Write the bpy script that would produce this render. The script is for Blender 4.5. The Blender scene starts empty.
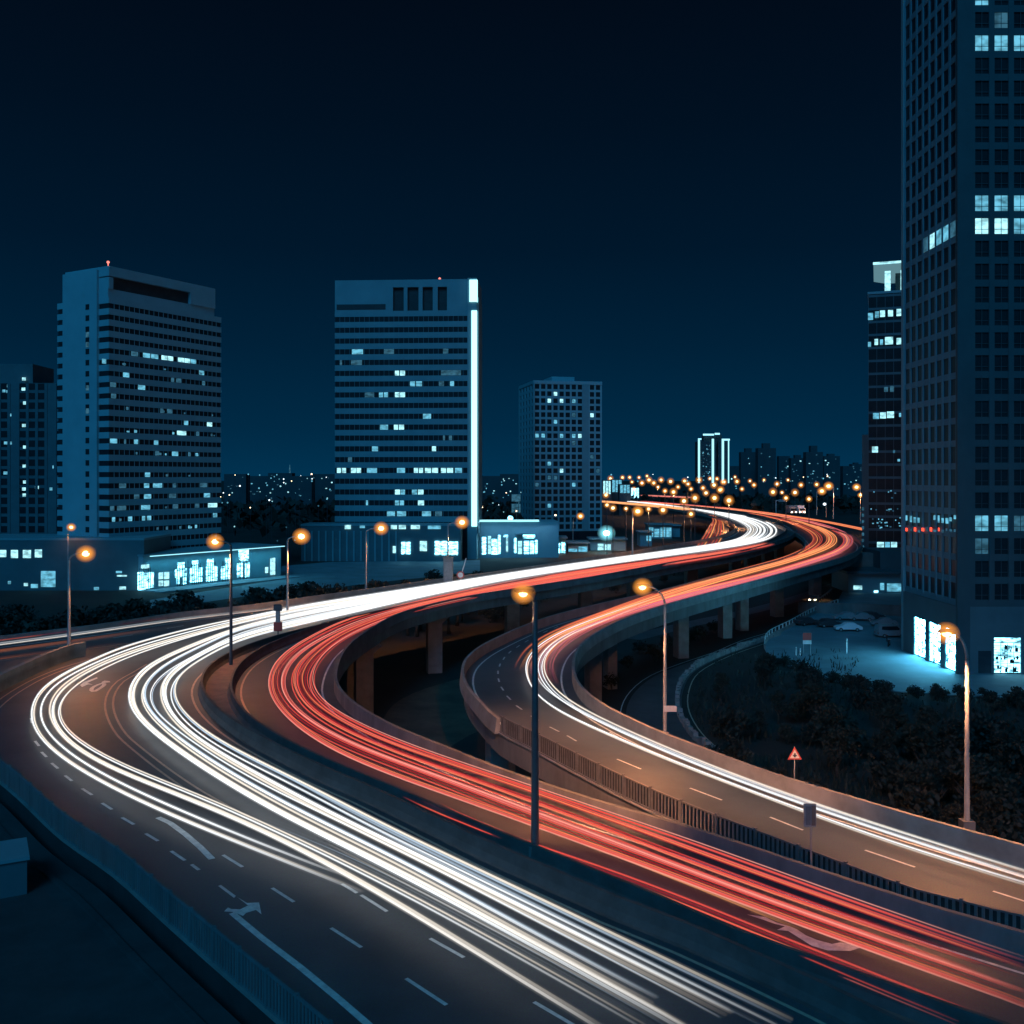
import bpy, bmesh, math, random
from mathutils import Vector, Matrix, noise
from mathutils.geometry import tessellate_polygon

R = math.radians
rnd = random.Random(7)
S = bpy.context.scene
COL = S.collection

# ------------------------------------------------------------------ camera
CAM_H, F, CX, HY = 26.0, 1000.0, 512.0, 478.0      # metres, focal length and horizon in pixels
D = 9.0                                             # height of the elevated road deck
cam = bpy.data.cameras.new('camera')
cam.sensor_width = 36.0
cam.lens = 36.0 * F / 1024.0
cam.shift_y = -(512.0 - HY) / 1024.0
cam.clip_start, cam.clip_end = 0.5, 12000.0
cam_o = bpy.data.objects.new('camera', cam)
cam_o.location = (0, 0, CAM_H)
cam_o.rotation_euler = (R(90), 0, 0)
COL.objects.link(cam_o)
S.camera = cam_o

# ------------------------------------------------------------------ night sky with city glow
W = bpy.data.worlds.new('World')
S.world = W
W.use_nodes = True
wt = W.node_tree
wt.nodes.clear()
def wn(t, **k):
    n = wt.nodes.new(t)
    for a, b in k.items():
        setattr(n, a, b)
    return n
wo = wn('ShaderNodeOutputWorld'); bg = wn('ShaderNodeBackground')
tc = wn('ShaderNodeTexCoord'); sep = wn('ShaderNodeSeparateXYZ')
wt.links.new(tc.outputs['Generated'], sep.inputs[0])
ramp = wn('ShaderNodeValToRGB')
els = ramp.color_ramp.elements
stops = [(0.0, (0.0004, 0.0320, 0.0800)), (0.05, (0.0003, 0.0228, 0.0580)), (0.13, (0.0003, 0.0148, 0.0390)),
         (0.22, (0.0003, 0.0088, 0.0242)), (0.33, (0.0004, 0.0054, 0.0150)), (0.46, (0.0006, 0.0030, 0.0082)), (1.0, (0.0005, 0.0015, 0.004))]
while len(els) < len(stops):
    els.new(0.5)
for e, (p, c) in zip(els, stops):
    e.position = p
    e.color = (*c, 1)
wt.links.new(sep.outputs['Z'], ramp.inputs[0])
# added sky glow, unseen behind and left of the camera, brightening the facades
dotn = wn('ShaderNodeVectorMath', operation='DOT_PRODUCT')
gd = Vector((-0.28, -0.95, 0.12)).normalized()
dotn.inputs[1].default_value = gd
wt.links.new(tc.outputs['Generated'], dotn.inputs[0])
mr = wn('ShaderNodeMapRange'); mr.interpolation_type = 'SMOOTHSTEP'
mr.inputs['From Min'].default_value = -0.35; mr.inputs['From Max'].default_value = 0.95
wt.links.new(dotn.outputs['Value'], mr.inputs['Value'])
gl = wn('ShaderNodeMix', data_type='RGBA', blend_type='ADD')
gl.inputs['Factor'].default_value = 1.0
sc_ = wn('ShaderNodeVectorMath', operation='SCALE')
sc_.inputs[0].default_value = (0.003, 0.072, 0.155)
wt.links.new(mr.outputs['Result'], sc_.inputs['Scale'])
wt.links.new(ramp.outputs['Color'], gl.inputs['A'])
wt.links.new(sc_.outputs['Vector'], gl.inputs['B'])
wt.links.new(gl.outputs['Result'], bg.inputs['Color'])
bg.inputs['Strength'].default_value = 1.0
wt.links.new(bg.outputs[0], wo.inputs[0])

moon = bpy.data.lights.new('moon_glow', 'SUN')
moon.energy = 0.95
moon.angle = R(25)
moon.color = (0.045, 0.47, 1.0)
moon_o = bpy.data.objects.new('moon_glow', moon)
moon_o.rotation_euler = Vector((0.20, 0.75, -0.62)).to_track_quat('-Z', 'Y').to_euler()
COL.objects.link(moon_o)

S.view_settings.view_transform = 'Standard'
S.view_settings.look = 'None'
S.view_settings.exposure = 0
S.view_settings.gamma = 1
S.view_settings.use_curve_mapping = False
S.cycles.use_denoising = True
try:
    S.cycles.denoiser = 'OPENIMAGEDENOISE'
    S.cycles.denoising_input_passes = 'RGB_ALBEDO_NORMAL'
    S.cycles.use_light_tree = True
except Exception:
    pass
S.cycles.max_bounces = 5
S.cycles.diffuse_bounces = 2
S.cycles.glossy_bounces = 2
S.cycles.transparent_max_bounces = 24
S.cycles.sample_clamp_indirect = 3.0
S.cycles.sample_clamp_direct = 0.0

# ------------------------------------------------------------------ helpers
def P(px, py, z=D):
    y = F * (CAM_H - z) / (py - HY)
    return Vector(((px - CX) * y / F, y, z))

def at(px, py, y):
    return Vector(((px - CX) * y / F, y, CAM_H - (py - HY) * y / F))

def smooth(pts, step=1.5, z=None):
    """Catmull-Rom through world points, resampled about every STEP metres (longer far away)."""
    pts = [Vector(p) for p in pts]
    out = []
    n = len(pts)
    for i in range(n - 1):
        p0 = pts[i - 1] if i > 0 else pts[i] * 2 - pts[i + 1]
        p1, p2 = pts[i], pts[i + 1]
        p3 = pts[i + 2] if i + 2 < n else pts[i + 1] * 2 - pts[i]
        d = (p2 - p1).length
        st = step * max(1.0, min(p1.y, p2.y) / 90.0)
        k = max(1, min(40, int(d / st)))
        # centripetal parametrisation keeps the long and short spans from overshooting
        t0 = 0.0
        t1 = t0 + max((p1 - p0).length, 1e-4) ** 0.5
        t2 = t1 + max((p2 - p1).length, 1e-4) ** 0.5
        t3 = t2 + max((p3 - p2).length, 1e-4) ** 0.5
        for j in range(k):
            t = t1 + (t2 - t1) * j / k
            a1 = p0 * ((t1 - t) / (t1 - t0)) + p1 * ((t - t0) / (t1 - t0))
            a2 = p1 * ((t2 - t) / (t2 - t1)) + p2 * ((t - t1) / (t2 - t1))
            a3 = p2 * ((t3 - t) / (t3 - t2)) + p3 * ((t - t2) / (t3 - t2))
            b1 = a1 * ((t2 - t) / (t2 - t0)) + a2 * ((t - t0) / (t2 - t0))
            b2 = a2 * ((t3 - t) / (t3 - t1)) + a3 * ((t - t1) / (t3 - t1))
            out.append(b1 * ((t2 - t) / (t2 - t1)) + b2 * ((t - t1) / (t2 - t1)))
    out.append(pts[-1])
    return out

def PL(pix, z=D, step=1.5):
    return smooth([P(x, y, z) for x, y in pix], step)

def flatz(pts, z):
    return [Vector((p.x, p.y, z)) for p in pts]

def normals2d(pts):
    out = []
    for i, p in enumerate(pts):
        a = pts[max(0, i - 1)]; b = pts[min(len(pts) - 1, i + 1)]
        t = Vector((b.x - a.x, b.y - a.y, 0))
        t = t.normalized() if t.length > 1e-6 else Vector((1, 0, 0))
        out.append(Vector((-t.y, t.x, 0)))
    return out

def offset(pts, d):
    return [p + n * d for p, n in zip(pts, normals2d(pts))]

def along(pts, spacing, start=0.0):
    """points (position, unit tangent) every SPACING metres"""
    out, acc, nxt = [], 0.0, start
    for a, b in zip(pts, pts[1:]):
        L = (b - a).length
        if L < 1e-6:
            continue
        while nxt <= acc + L:
            f = (nxt - acc) / L
            out.append((a.lerp(b, f), (b - a).normalized()))
            nxt += spacing
        acc += L
    return out

class MB:
    def __init__(self):
        self.v, self.f, self.a = [], [], []
    def add(self, vs, fs):
        n = len(self.v)
        self.v += [tuple(v) for v in vs]
        self.f += [tuple(i + n for i in f) for f in fs]
        return self
    def box(self, x0, x1, y0, y1, z0, z1):
        vs = [(x0, y0, z0), (x1, y0, z0), (x1, y1, z0), (x0, y1, z0), (x0, y0, z1), (x1, y0, z1), (x1, y1, z1), (x0, y1, z1)]
        return self.add(vs, [(0, 3, 2, 1), (4, 5, 6, 7), (0, 1, 5, 4), (1, 2, 6, 5), (2, 3, 7, 6), (3, 0, 4, 7)])
    def obox(self, c, t, lx, ly, z0, z1):
        """box centred at c, its length along the horizontal tangent t"""
        t = Vector((t.x, t.y, 0)).normalized(); n = Vector((-t.y, t.x, 0))
        vs = []
        for z in (z0, z1):
            for sx, sy in ((-1, -1), (1, -1), (1, 1), (-1, 1)):
                p = Vector((c.x, c.y, 0)) + t * (sx * lx / 2) + n * (sy * ly / 2)
                vs.append((p.x, p.y, z))
        return self.add(vs, [(0, 3, 2, 1), (4, 5, 6, 7), (0, 1, 5, 4), (1, 2, 6, 5), (2, 3, 7, 6), (3, 0, 4, 7)])
    def tube(self, pts, r, sides=6, cap=True):
        pts = [Vector(p) for p in pts]
        rr = r if isinstance(r, (list, tuple)) else [r] * len(pts)
        n0 = len(self.v); up = Vector((0, 0, 1))
        for i, p in enumerate(pts):
            t = (pts[min(i + 1, len(pts) - 1)] - pts[max(i - 1, 0)])
            t = t.normalized() if t.length > 1e-9 else Vector((0, 0, 1))
            u = t.cross(up)
            u = u.normalized() if u.length > 1e-3 else Vector((1, 0, 0))
            w = u.cross(t)
            for k in range(sides):
                a = 2 * math.pi * k / sides
                q = p + u * (math.cos(a) * rr[i]) + w * (math.sin(a) * rr[i])
                self.v.append(tuple(q))
        for i in range(len(pts) - 1):
            for k in range(sides):
                a, b = n0 + i * sides + k, n0 + i * sides + (k + 1) % sides
                self.f.append((a, b, b + sides, a + sides))
        if cap:
            self.f.append(tuple(n0 + k for k in range(sides))[::-1])
            e = n0 + (len(pts) - 1) * sides
            self.f.append(tuple(e + k for k in range(sides)))
        return self
    def sweep(self, pts, prof, closed=True):
        """sweep a profile of (side offset, height) along a ground polyline"""
        n0 = len(self.v); m = len(prof)
        for p, n in zip(pts, normals2d(pts)):
            for o, h in prof:
                q = p + n * o
                self.v.append((q.x, q.y, p.z + h))
        for i in range(len(pts) - 1):
            for k in range(m if closed else m - 1):
                a, b = n0 + i * m + k, n0 + i * m + (k + 1) % m
                self.f.append((a, b, b + m, a + m))
        if closed:
            self.f.append(tuple(n0 + k for k in range(m))[::-1])
            e = n0 + (len(pts) - 1) * m
            self.f.append(tuple(e + k for k in range(m)))
        return self
    def poly(self, pts, z):
        vs = [Vector((p[0], p[1], 0)) for p in pts]
        tr = tessellate_polygon([vs])
        fs = []
        for a, b, c in tr:
            A, B, C_ = vs[a], vs[b], vs[c]
            s = (B - A).cross(C_ - A).z
            fs.append((a, b, c) if s > 0 else (a, c, b))
        return self.add([(p.x, p.y, z) for p in vs], fs)
    def prism(self, pts, z0, z1):
        self.poly(pts, z1)
        n = len(pts); b = len(self.v)
        self.v += [(p[0], p[1], z0) for p in pts] + [(p[0], p[1], z1) for p in pts]
        for i in range(n):
            j = (i + 1) % n
            self.f.append((b + i, b + j, b + n + j, b + n + i))
        return self
    def ball(self, c, rx, ry, rz, seg=10, ring=6):
        c = Vector(c); n0 = len(self.v)
        for i in range(ring + 1):
            th = math.pi * i / ring
            for k in range(seg):
                a = 2 * math.pi * k / seg
                self.v.append((c.x + rx * math.sin(th) * math.cos(a), c.y + ry * math.sin(th) * math.sin(a), c.z + rz * math.cos(th)))
        for i in range(ring):
            for k in range(seg):
                a, b = n0 + i * seg + k, n0 + i * seg + (k + 1) % seg
                self.f.append((a, a + seg, b + seg, b))
        return self
    def build(self, name, m, parent=None, smooth_=False, loc=None):
        me = bpy.data.meshes.new(name)
        me.from_pydata(self.v, [], self.f)
        bm = bmesh.new(); bm.from_mesh(me)
        if not getattr(self, 'raw', False):
            bmesh.ops.recalc_face_normals(bm, faces=bm.faces)
        bm.to_mesh(me); bm.free()
        me.materials.append(m)
        if smooth_:
            me.polygons.foreach_set('use_smooth', [True] * len(me.polygons))
        o = bpy.data.objects.new(name, me)
        COL.objects.link(o)
        if parent is not None:
            o.parent = parent
        if loc is not None:
            o.location = loc
        return o

def tag(o, label=None, cat=None, group=None, kind=None):
    if label: o['label'] = label
    if cat: o['category'] = cat
    if group: o['group'] = group
    if kind: o['kind'] = kind
    return o

def thing(name, label, cat, loc=(0, 0, 0), rz=0.0, group=None):
    o = bpy.data.objects.new(name, None)
    o.empty_display_size = 0.5
    COL.objects.link(o)
    o.location = loc
    o.rotation_euler = (0, 0, rz)
    return tag(o, label, cat, group)

KIDS = {}
def copy_tree(o, parent=None):
    c = o.copy(); COL.objects.link(c)
    if parent is not None:
        c.parent = parent
    for ch in list(o.children):
        copy_tree(ch, c)
    return c

# ------------------------------------------------------------------ materials
def mat(name):
    m = bpy.data.materials.new(name); m.use_nodes = True
    nt = m.node_tree; nt.nodes.clear()
    out = nt.nodes.new('ShaderNodeOutputMaterial')
    return m, nt, out

def surf(name, c1, c2=None, rough=0.7, scale=1.0, metal=0.0, bump=0.0, detail=4.0, spec=0.5, stretch=None):
    m, nt, out = mat(name)
    b = nt.nodes.new('ShaderNodeBsdfPrincipled')
    b.inputs['Roughness'].default_value = rough
    b.inputs['Metallic'].default_value = metal
    b.inputs['Specular IOR Level'].default_value = spec
    nt.links.new(b.outputs[0], out.inputs[0])
    if c2 is None:
        c2 = tuple(x * 0.75 for x in c1)
    t = nt.nodes.new('ShaderNodeTexCoord')
    src = t.outputs['Object']
    if stretch:
        mp = nt.nodes.new('ShaderNodeMapping'); mp.inputs['Scale'].default_value = stretch
        nt.links.new(src, mp.inputs[0]); src = mp.outputs[0]
    n1 = nt.nodes.new('ShaderNodeTexNoise'); n1.inputs['Scale'].default_value = scale; n1.inputs['Detail'].default_value = detail
    n1.inputs['Roughness'].default_value = 0.65
    nt.links.new(src, n1.inputs['Vector'])
    r = nt.nodes.new('ShaderNodeValToRGB')
    r.color_ramp.elements[0].position = 0.32; r.color_ramp.elements[1].position = 0.68
    r.color_ramp.elements[0].color = (*c2, 1); r.color_ramp.elements[1].color = (*c1, 1)
    nt.links.new(n1.outputs['Fac'], r.inputs[0]); nt.links.new(r.outputs[0], b.inputs['Base Color'])
    if bump:
        bp = nt.nodes.new('ShaderNodeBump'); bp.inputs['Strength'].default_value = bump; bp.inputs['Distance'].default_value = 0.05
        nt.links.new(n1.outputs['Fac'], bp.inputs['Height']); nt.links.new(bp.outputs[0], b.inputs['Normal'])
    return m

def glow(name, color, strength, pattern=None, lo=0.2, shelves=False):
    """a lit thing; pattern = size of the cells of blinds, shelves and people behind the panes"""
    m, nt, out = mat(name)
    e = nt.nodes.new('ShaderNodeEmission')
    e.inputs['Color'].default_value = (*color, 1); e.inputs['Strength'].default_value = strength
    nt.links.new(e.outputs[0], out.inputs[0])
    if pattern:
        t = nt.nodes.new('ShaderNodeTexCoord')
        mp = nt.nodes.new('ShaderNodeMapping'); mp.inputs['Scale'].default_value = (pattern * 0.7, pattern * 0.7, pattern * (2.2 if shelves else 1.3))
        nt.links.new(t.outputs['Object'], mp.inputs[0])
        n = nt.nodes.new('ShaderNodeTexNoise'); n.inputs['Scale'].default_value = 1.0; n.inputs['Detail'].default_value = 2.0
        nt.links.new(mp.outputs[0], n.inputs['Vector'])
        v = nt.nodes.new('ShaderNodeTexVoronoi'); v.inputs['Scale'].default_value = 1.6
        nt.links.new(mp.outputs[0], v.inputs['Vector'])
        r1 = nt.nodes.new('ShaderNodeMapRange')
        r1.inputs['From Min'].default_value = 0.34; r1.inputs['From Max'].default_value = 0.60
        r1.inputs['To Min'].default_value = lo if shelves else 0.40; r1.inputs['To Max'].default_value = 1.0
        nt.links.new(n.outputs['Fac'], r1.inputs['Value'])
        r2 = nt.nodes.new('ShaderNodeMapRange')
        r2.inputs['From Min'].default_value = 0.22; r2.inputs['From Max'].default_value = 0.34
        r2.inputs['To Min'].default_value = lo if shelves else 0.8; r2.inputs['To Max'].default_value = 1.0
        nt.links.new(v.outputs['Distance'], r2.inputs['Value'])
        mu = nt.nodes.new('ShaderNodeMath'); mu.operation = 'MULTIPLY'
        nt.links.new(r1.outputs[0], mu.inputs[0]); nt.links.new(r2.outputs[0], mu.inputs[1])
        m2 = nt.nodes.new('ShaderNodeMath'); m2.operation = 'MULTIPLY'; m2.inputs[1].default_value = strength
        nt.links.new(mu.outputs[0], m2.inputs[0]); nt.links.new(m2.outputs[0], e.inputs['Strength'])
    return m

def streak_mat(name, color, strength, alpha=1.0):
    """light itself hanging over the lane: its strength varies along its length by a vertex value"""
    m, nt, out = mat(name)
    e = nt.nodes.new('ShaderNodeEmission')
    e.inputs['Color'].default_value = (*color, 1)
    a = nt.nodes.new('ShaderNodeAttribute'); a.attribute_name = 'power'
    mu = nt.nodes.new('ShaderNodeMath'); mu.operation = 'MULTIPLY'; mu.inputs[1].default_value = alpha; mu.use_clamp = True
    nt.links.new(a.outputs['Fac'], mu.inputs[0]); e.inputs['Strength'].default_value = strength
    tr = nt.nodes.new('ShaderNodeBsdfTransparent'); mx = nt.nodes.new('ShaderNodeMixShader')
    nt.links.new(mu.outputs[0], mx.inputs[0])
    nt.links.new(tr.outputs[0], mx.inputs[1]); nt.links.new(e.outputs[0], mx.inputs[2]); nt.links.new(mx.outputs[0], out.inputs[0])
    return m

M = {}
M['asphalt'] = surf('asphalt', (0.066, 0.078, 0.090), (0.042, 0.050, 0.058), 0.55, 0.35, bump=0.15, detail=9)
def wear(m, c3, scale):
    nt = m.node_tree
    b_ = [n for n in nt.nodes if n.type == 'BSDF_PRINCIPLED'][0]
    old = b_.inputs['Base Color'].links[0].from_socket
    t = nt.nodes.new('ShaderNodeTexCoord'); n = nt.nodes.new('ShaderNodeTexNoise'); n.inputs['Scale'].default_value = scale; n.inputs['Detail'].default_value = 7
    n2 = nt.nodes.new('ShaderNodeTexNoise'); n2.inputs['Scale'].default_value = 14.0; n2.inputs['Detail'].default_value = 2
    nt.links.new(t.outputs['Object'], n.inputs['Vector']); nt.links.new(t.outputs['Object'], n2.inputs['Vector'])
    r = nt.nodes.new('ShaderNodeMapRange'); r.inputs['From Min'].default_value = 0.47; r.inputs['From Max'].default_value = 0.60
    nt.links.new(n.outputs['Fac'], r.inputs['Value'])
    mx = nt.nodes.new('ShaderNodeMix'); mx.data_type = 'RGBA'
    nt.links.new(r.outputs[0], mx.inputs['Factor']); nt.links.new(old, mx.inputs['A']); mx.inputs['B'].default_value = (*c3, 1)
    m2 = nt.nodes.new('ShaderNodeMix'); m2.data_type = 'RGBA'; m2.blend_type = 'OVERLAY'; m2.inputs['Factor'].default_value = 0.45
    nt.links.new(mx.outputs['Result'], m2.inputs['A']); nt.links.new(n2.outputs['Color'], m2.inputs['B'])
    nt.links.new(m2.outputs['Result'], b_.inputs['Base Color'])
wear(M['asphalt'], (0.088, 0.094, 0.10), 0.07)
M['asphalt_low'] = surf('lower_asphalt', (0.10, 0.10, 0.10), (0.06, 0.06, 0.06), 0.7, 0.3, detail=8)
M['paint'] = surf('road_paint', (0.80, 0.78, 0.72), (0.50, 0.49, 0.46), 0.6, 3.0)
M['paint_yellow'] = surf('yellow_road_paint', (0.62, 0.44, 0.32), (0.42, 0.29, 0.20), 0.6, 3.0)
M['concrete'] = surf('concrete', (0.27, 0.26, 0.25), (0.17, 0.16, 0.155), 0.8, 0.6, bump=0.2, detail=8)
M['concrete_dark'] = surf('dimmed_stained_concrete', (0.17, 0.17, 0.17), (0.09, 0.09, 0.09), 0.85, 0.5, bump=0.2, detail=8, stretch=(1, 1, 0.35))  # streaky stains, base darkened to stand in for dimmer near light
M['median_paving'] = surf('median_paving', (0.20, 0.14, 0.11), (0.11, 0.08, 0.07), 0.85, 0.9, bump=0.3, detail=8)
M['steel_pole'] = surf('galvanised_steel', (0.34, 0.34, 0.34), (0.25, 0.25, 0.25), 0.5, 2.0, metal=0.3)
M['dark_metal'] = surf('dark_painted_steel', (0.06, 0.07, 0.08), (0.04, 0.05, 0.06), 0.5, 2.0)
M['concrete_dimmed'] = surf('dimmed_concrete', (0.10, 0.10, 0.10), (0.055, 0.055, 0.055), 0.85, 0.7, bump=0.2, detail=8)  # darkened in colour to offset the sky glow on the near barriers
M['rail_blue'] = surf('weathered_fence_panel', (0.12, 0.18, 0.195), (0.08, 0.12, 0.13), 0.7, 1.2, stretch=(1, 1, 0.3))
M['slab_side'] = surf('shade_dark_concrete', (0.035, 0.037, 0.04), (0.02, 0.021, 0.023), 0.9, 0.5, bump=0.2, detail=8)  # near black, paints shade on the slab edge; also dark walls and seams
M['rail_dark'] = surf('railing_paint', (0.15, 0.15, 0.155), (0.10, 0.10, 0.105), 0.55, 2.0)
M['ground'] = surf('dark_ground', (0.032, 0.029, 0.024), (0.015, 0.014, 0.013), 0.95, 0.12, detail=10)
M['soil'] = surf('bare_soil', (0.16, 0.095, 0.06), (0.065, 0.042, 0.03), 0.95, 0.25, bump=0.4, detail=10)
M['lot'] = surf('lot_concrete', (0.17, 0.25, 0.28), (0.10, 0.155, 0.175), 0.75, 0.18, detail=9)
M['roofing'] = surf('roofing_felt', (0.055, 0.056, 0.06), (0.030, 0.031, 0.034), 0.85, 0.5, detail=9)
M['facade_pale'] = surf('pale_facade', (0.25, 0.42, 0.46), (0.21, 0.36, 0.40), 0.75, 0.15, detail=6)
M['facade_grey'] = surf('grey_facade', (0.19, 0.31, 0.34), (0.15, 0.26, 0.29), 0.75, 0.15, detail=6)
M['facade_shaded'] = surf('shaded_front_facade', (0.055, 0.085, 0.095), (0.042, 0.065, 0.075), 0.7, 0.2, detail=6)  # front of the right tower, darkened in colour as if shaded
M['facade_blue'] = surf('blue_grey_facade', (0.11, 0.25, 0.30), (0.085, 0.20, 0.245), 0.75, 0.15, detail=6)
M['facade_dark'] = surf('dark_facade', (0.09, 0.145, 0.165), (0.07, 0.11, 0.125), 0.7, 0.2, detail=6)
M['facade_far'] = surf('far_facade', (0.045, 0.07, 0.08), (0.03, 0.05, 0.06), 0.8, 0.1)
M['glass'] = surf('dark_glass', (0.020, 0.028, 0.034), (0.012, 0.018, 0.022), 0.3, 0.4, spec=0.2)
M['glass_teal'] = surf('tinted_glass', (0.03, 0.05, 0.06), (0.02, 0.032, 0.04), 0.15, 0.4)
M['louver'] = surf('louvre_recess', (0.035, 0.04, 0.045), (0.02, 0.025, 0.03), 0.7, 0.5)
M['lit'] = glow('lit_window', (0.20, 0.72, 1.0), 0.85, 0.8, 0.1)
M['lit_bright'] = glow('bright_lit_window', (0.42, 0.90, 1.0), 1.5, 0.8, 0.2)
M['lit_dim'] = glow('dim_lit_window', (0.12, 0.45, 0.70), 0.32, 0.8, 0.2)
M['shop'] = glow('shop_window', (0.26, 0.78, 1.0), 5.5, 0.8, 0.08, True)
M['shop_side'] = glow('display_window', (0.14, 0.66, 1.0), 44.0, 1.0, 0.012, True)
M['fin'] = glow('facade_light', (0.42, 0.92, 1.0), 2.0)
M['outline'] = glow('outline_light', (0.35, 0.85, 1.0), 1.6)
M['red_beacon'] = glow('red_beacon', (1.0, 0.25, 0.2), 1.6)
M['sodium'] = glow('sodium_lamp', (1.0, 0.66, 0.27), 14.0)
M['halo'] = streak_mat('lamp_halo', (1.0, 0.36, 0.06), 1.2, 1.0)  # for emissive shells that imitate the glow around a lamp
M['sodium_far'] = glow('far_sodium_lamp', (1.0, 0.60, 0.25), 7.0)
M['amber_far'] = glow('far_amber_lamp', (1.0, 0.72, 0.42), 6.0)
M['white_far'] = glow('far_white_lamp', (0.75, 0.92, 1.0), 2.5)
M['halo_cyan'] = streak_mat('flood_halo', (0.25, 0.85, 1.0), 1.2, 1.0)  # same imitated glow, in cyan for the floodlight
M['flood'] = glow('flood_lamp', (0.45, 0.95, 1.0), 30.0)
M['leaf_dark'] = surf('dark_leaves', (0.020, 0.027, 0.019), (0.008, 0.012, 0.009), 0.75, 1.2)
M['leaf_mid'] = surf('dull_leaves', (0.030, 0.033, 0.021), (0.013, 0.016, 0.011), 0.75, 1.2)
M['bark'] = surf('bark', (0.07, 0.055, 0.045), (0.04, 0.03, 0.025), 0.9, 3.0)
M['car_white'] = surf('white_car_paint', (0.70, 0.72, 0.74), (0.62, 0.64, 0.66), 0.3, 0.5)
M['car_grey'] = surf('grey_car_paint', (0.25, 0.27, 0.29), (0.2, 0.22, 0.24), 0.3, 0.5)
M['car_dark'] = surf('dark_car_paint', (0.05, 0.055, 0.06), (0.04, 0.045, 0.05), 0.3, 0.5)
M['tyre'] = surf('tyre_rubber', (0.02, 0.02, 0.02), (0.015, 0.015, 0.015), 0.9, 5)
M['sign_red'] = surf('red_sign', (0.45, 0.06, 0.05), (0.35, 0.05, 0.04), 0.5, 2)
M['sign_white'] = surf('white_sign', (0.65, 0.63, 0.6), (0.5, 0.48, 0.46), 0.5, 2)
M['sign_grey'] = surf('grey_sign', (0.30, 0.29, 0.28), (0.2, 0.2, 0.2), 0.6, 2)
M['headlight'] = glow('headlight', (1.0, 0.85, 0.65), 14.0)
M['taillight'] = glow('taillight', (1.0, 0.08, 0.04), 2.0)
exec_parts = None

# ------------------------------------------------------------------ ground
g = MB()
def grid(x0, x1, y0, y1, nx, ny, z):
    vs = [(x0 + (x1 - x0) * i / nx, y0 + (y1 - y0) * j / ny, z) for j in range(ny + 1) for i in range(nx + 1)]
    fs = [(j * (nx + 1) + i, j * (nx + 1) + i + 1, (j + 1) * (nx + 1) + i + 1, (j + 1) * (nx + 1) + i) for j in range(ny) for i in range(nx)]
    return vs, fs
g.add(*grid(-5000, 5000, -300, 9000, 20, 20, 0.0))
tag(g.build('ground', M['ground']), kind='structure')

# bare soil between the two viaducts
soil = PL([(372, 760), (380, 725), (400, 700), (440, 684), (480, 676), (520, 690), (505, 720), (470, 735), (440, 760), (470, 800), (420, 800)], 0.0, 2.0)
tag(MB().poly(soil, 0.012).build('soil', M['soil']), kind='structure')

# ------------------------------------------------------------------ elevated road: outlines traced on the deck
Z1 = D + 1.0                                        # top of the parapets
near_right = [(1024, 933), (943, 910), (855, 882.5), (768, 853), (707, 833), (656, 818), (600, 802), (550, 786), (500, 769),
              (450, 749), (400, 729), (372, 715), (347, 698), (335, 682), (335, 668), (341, 653), (350, 642), (370, 628), (398, 613), (431, 603.5),
              (471, 595), (512, 588.5), (590, 576.5), (634, 568.5), (678, 560.5), (722, 553.5), (748, 548.5), (772, 542), (789, 536),
              (796, 530.5), (792, 525), (779, 520), (760, 516), (720, 510.8), (660, 505.2)]
main_right = smooth([Vector((46, 10, Z1)), Vector((33, 22, Z1))] + [P(x, y, Z1) for x, y in near_right])
main_far = PL([(-260, 668), (-130, 652), (0, 636), (100, 624), (175, 613), (256, 604), (306, 597), (363, 589.5), (431, 580), (512, 569),
               (590, 557), (634, 550.5), (678, 543.5), (705, 539), (722, 535), (732, 531), (736, 527), (732, 522.5), (720, 518), (700, 513.5), (660, 506.6)], Z1)
main_left = smooth([Vector((9.5, 10, D)), Vector((0, 22.5, D))] + [P(x, y, D) for x, y in
               [(290, 1030), (256, 1000), (210, 960), (165, 920), (115, 875), (65, 840), (12, 791), (-25, 764), (-75, 742), (-160, 730), (-260, 722)]])
far_end = [Vector((62, 950, D)), Vector((70, 950, D))]
main_poly = flatz(main_right, D) + flatz(far_end[::-1], D) + flatz(main_far[::-1], D) + flatz(main_left[::-1], D)

ramp_left = smooth([P(x, y, D + 1.2) for x, y in
               [(1110, 934), (1024, 915), (993, 908), (918, 889), (843, 862), (768, 834), (715, 814), (656, 790), (612, 770), (575, 752), (535, 732),
                (500, 715)]] + [P(x, y, Z1) for x, y in [(481, 700), (469, 686), (464, 672), (468, 658), (482, 646), (501, 636), (526, 625), (548, 617), (577, 609), (615, 600),
                (640, 594.5), (665, 589), (697, 580.5), (735, 571), (764, 563.5), (788, 556.5), (801, 550.5), (806, 544.5), (804, 538), (795, 532), (781, 526), (764, 520.2), (740, 514)]])
ramp_right = PL([(1110, 872), (1024, 846), (968, 831), (918, 817), (843, 795), (768, 772), (710, 751), (665, 734), (635, 721), (597, 701), (578, 684), (572, 668), (574, 654), (581, 643),
                 (598, 631), (627, 617), (665, 604.5), (697, 595.5), (735, 585.5), (788, 571.5), (830, 560.5), (849, 554.5), (859, 548), (861, 542), (854, 536.5), (838, 530.5), (812, 524), (790, 518.5), (760, 513.6), (720, 508.6), (680, 504.6)], Z1)
ramp_poly = flatz(ramp_left, D - 0.006) + flatz(ramp_right[::-1], D - 0.006)

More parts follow.
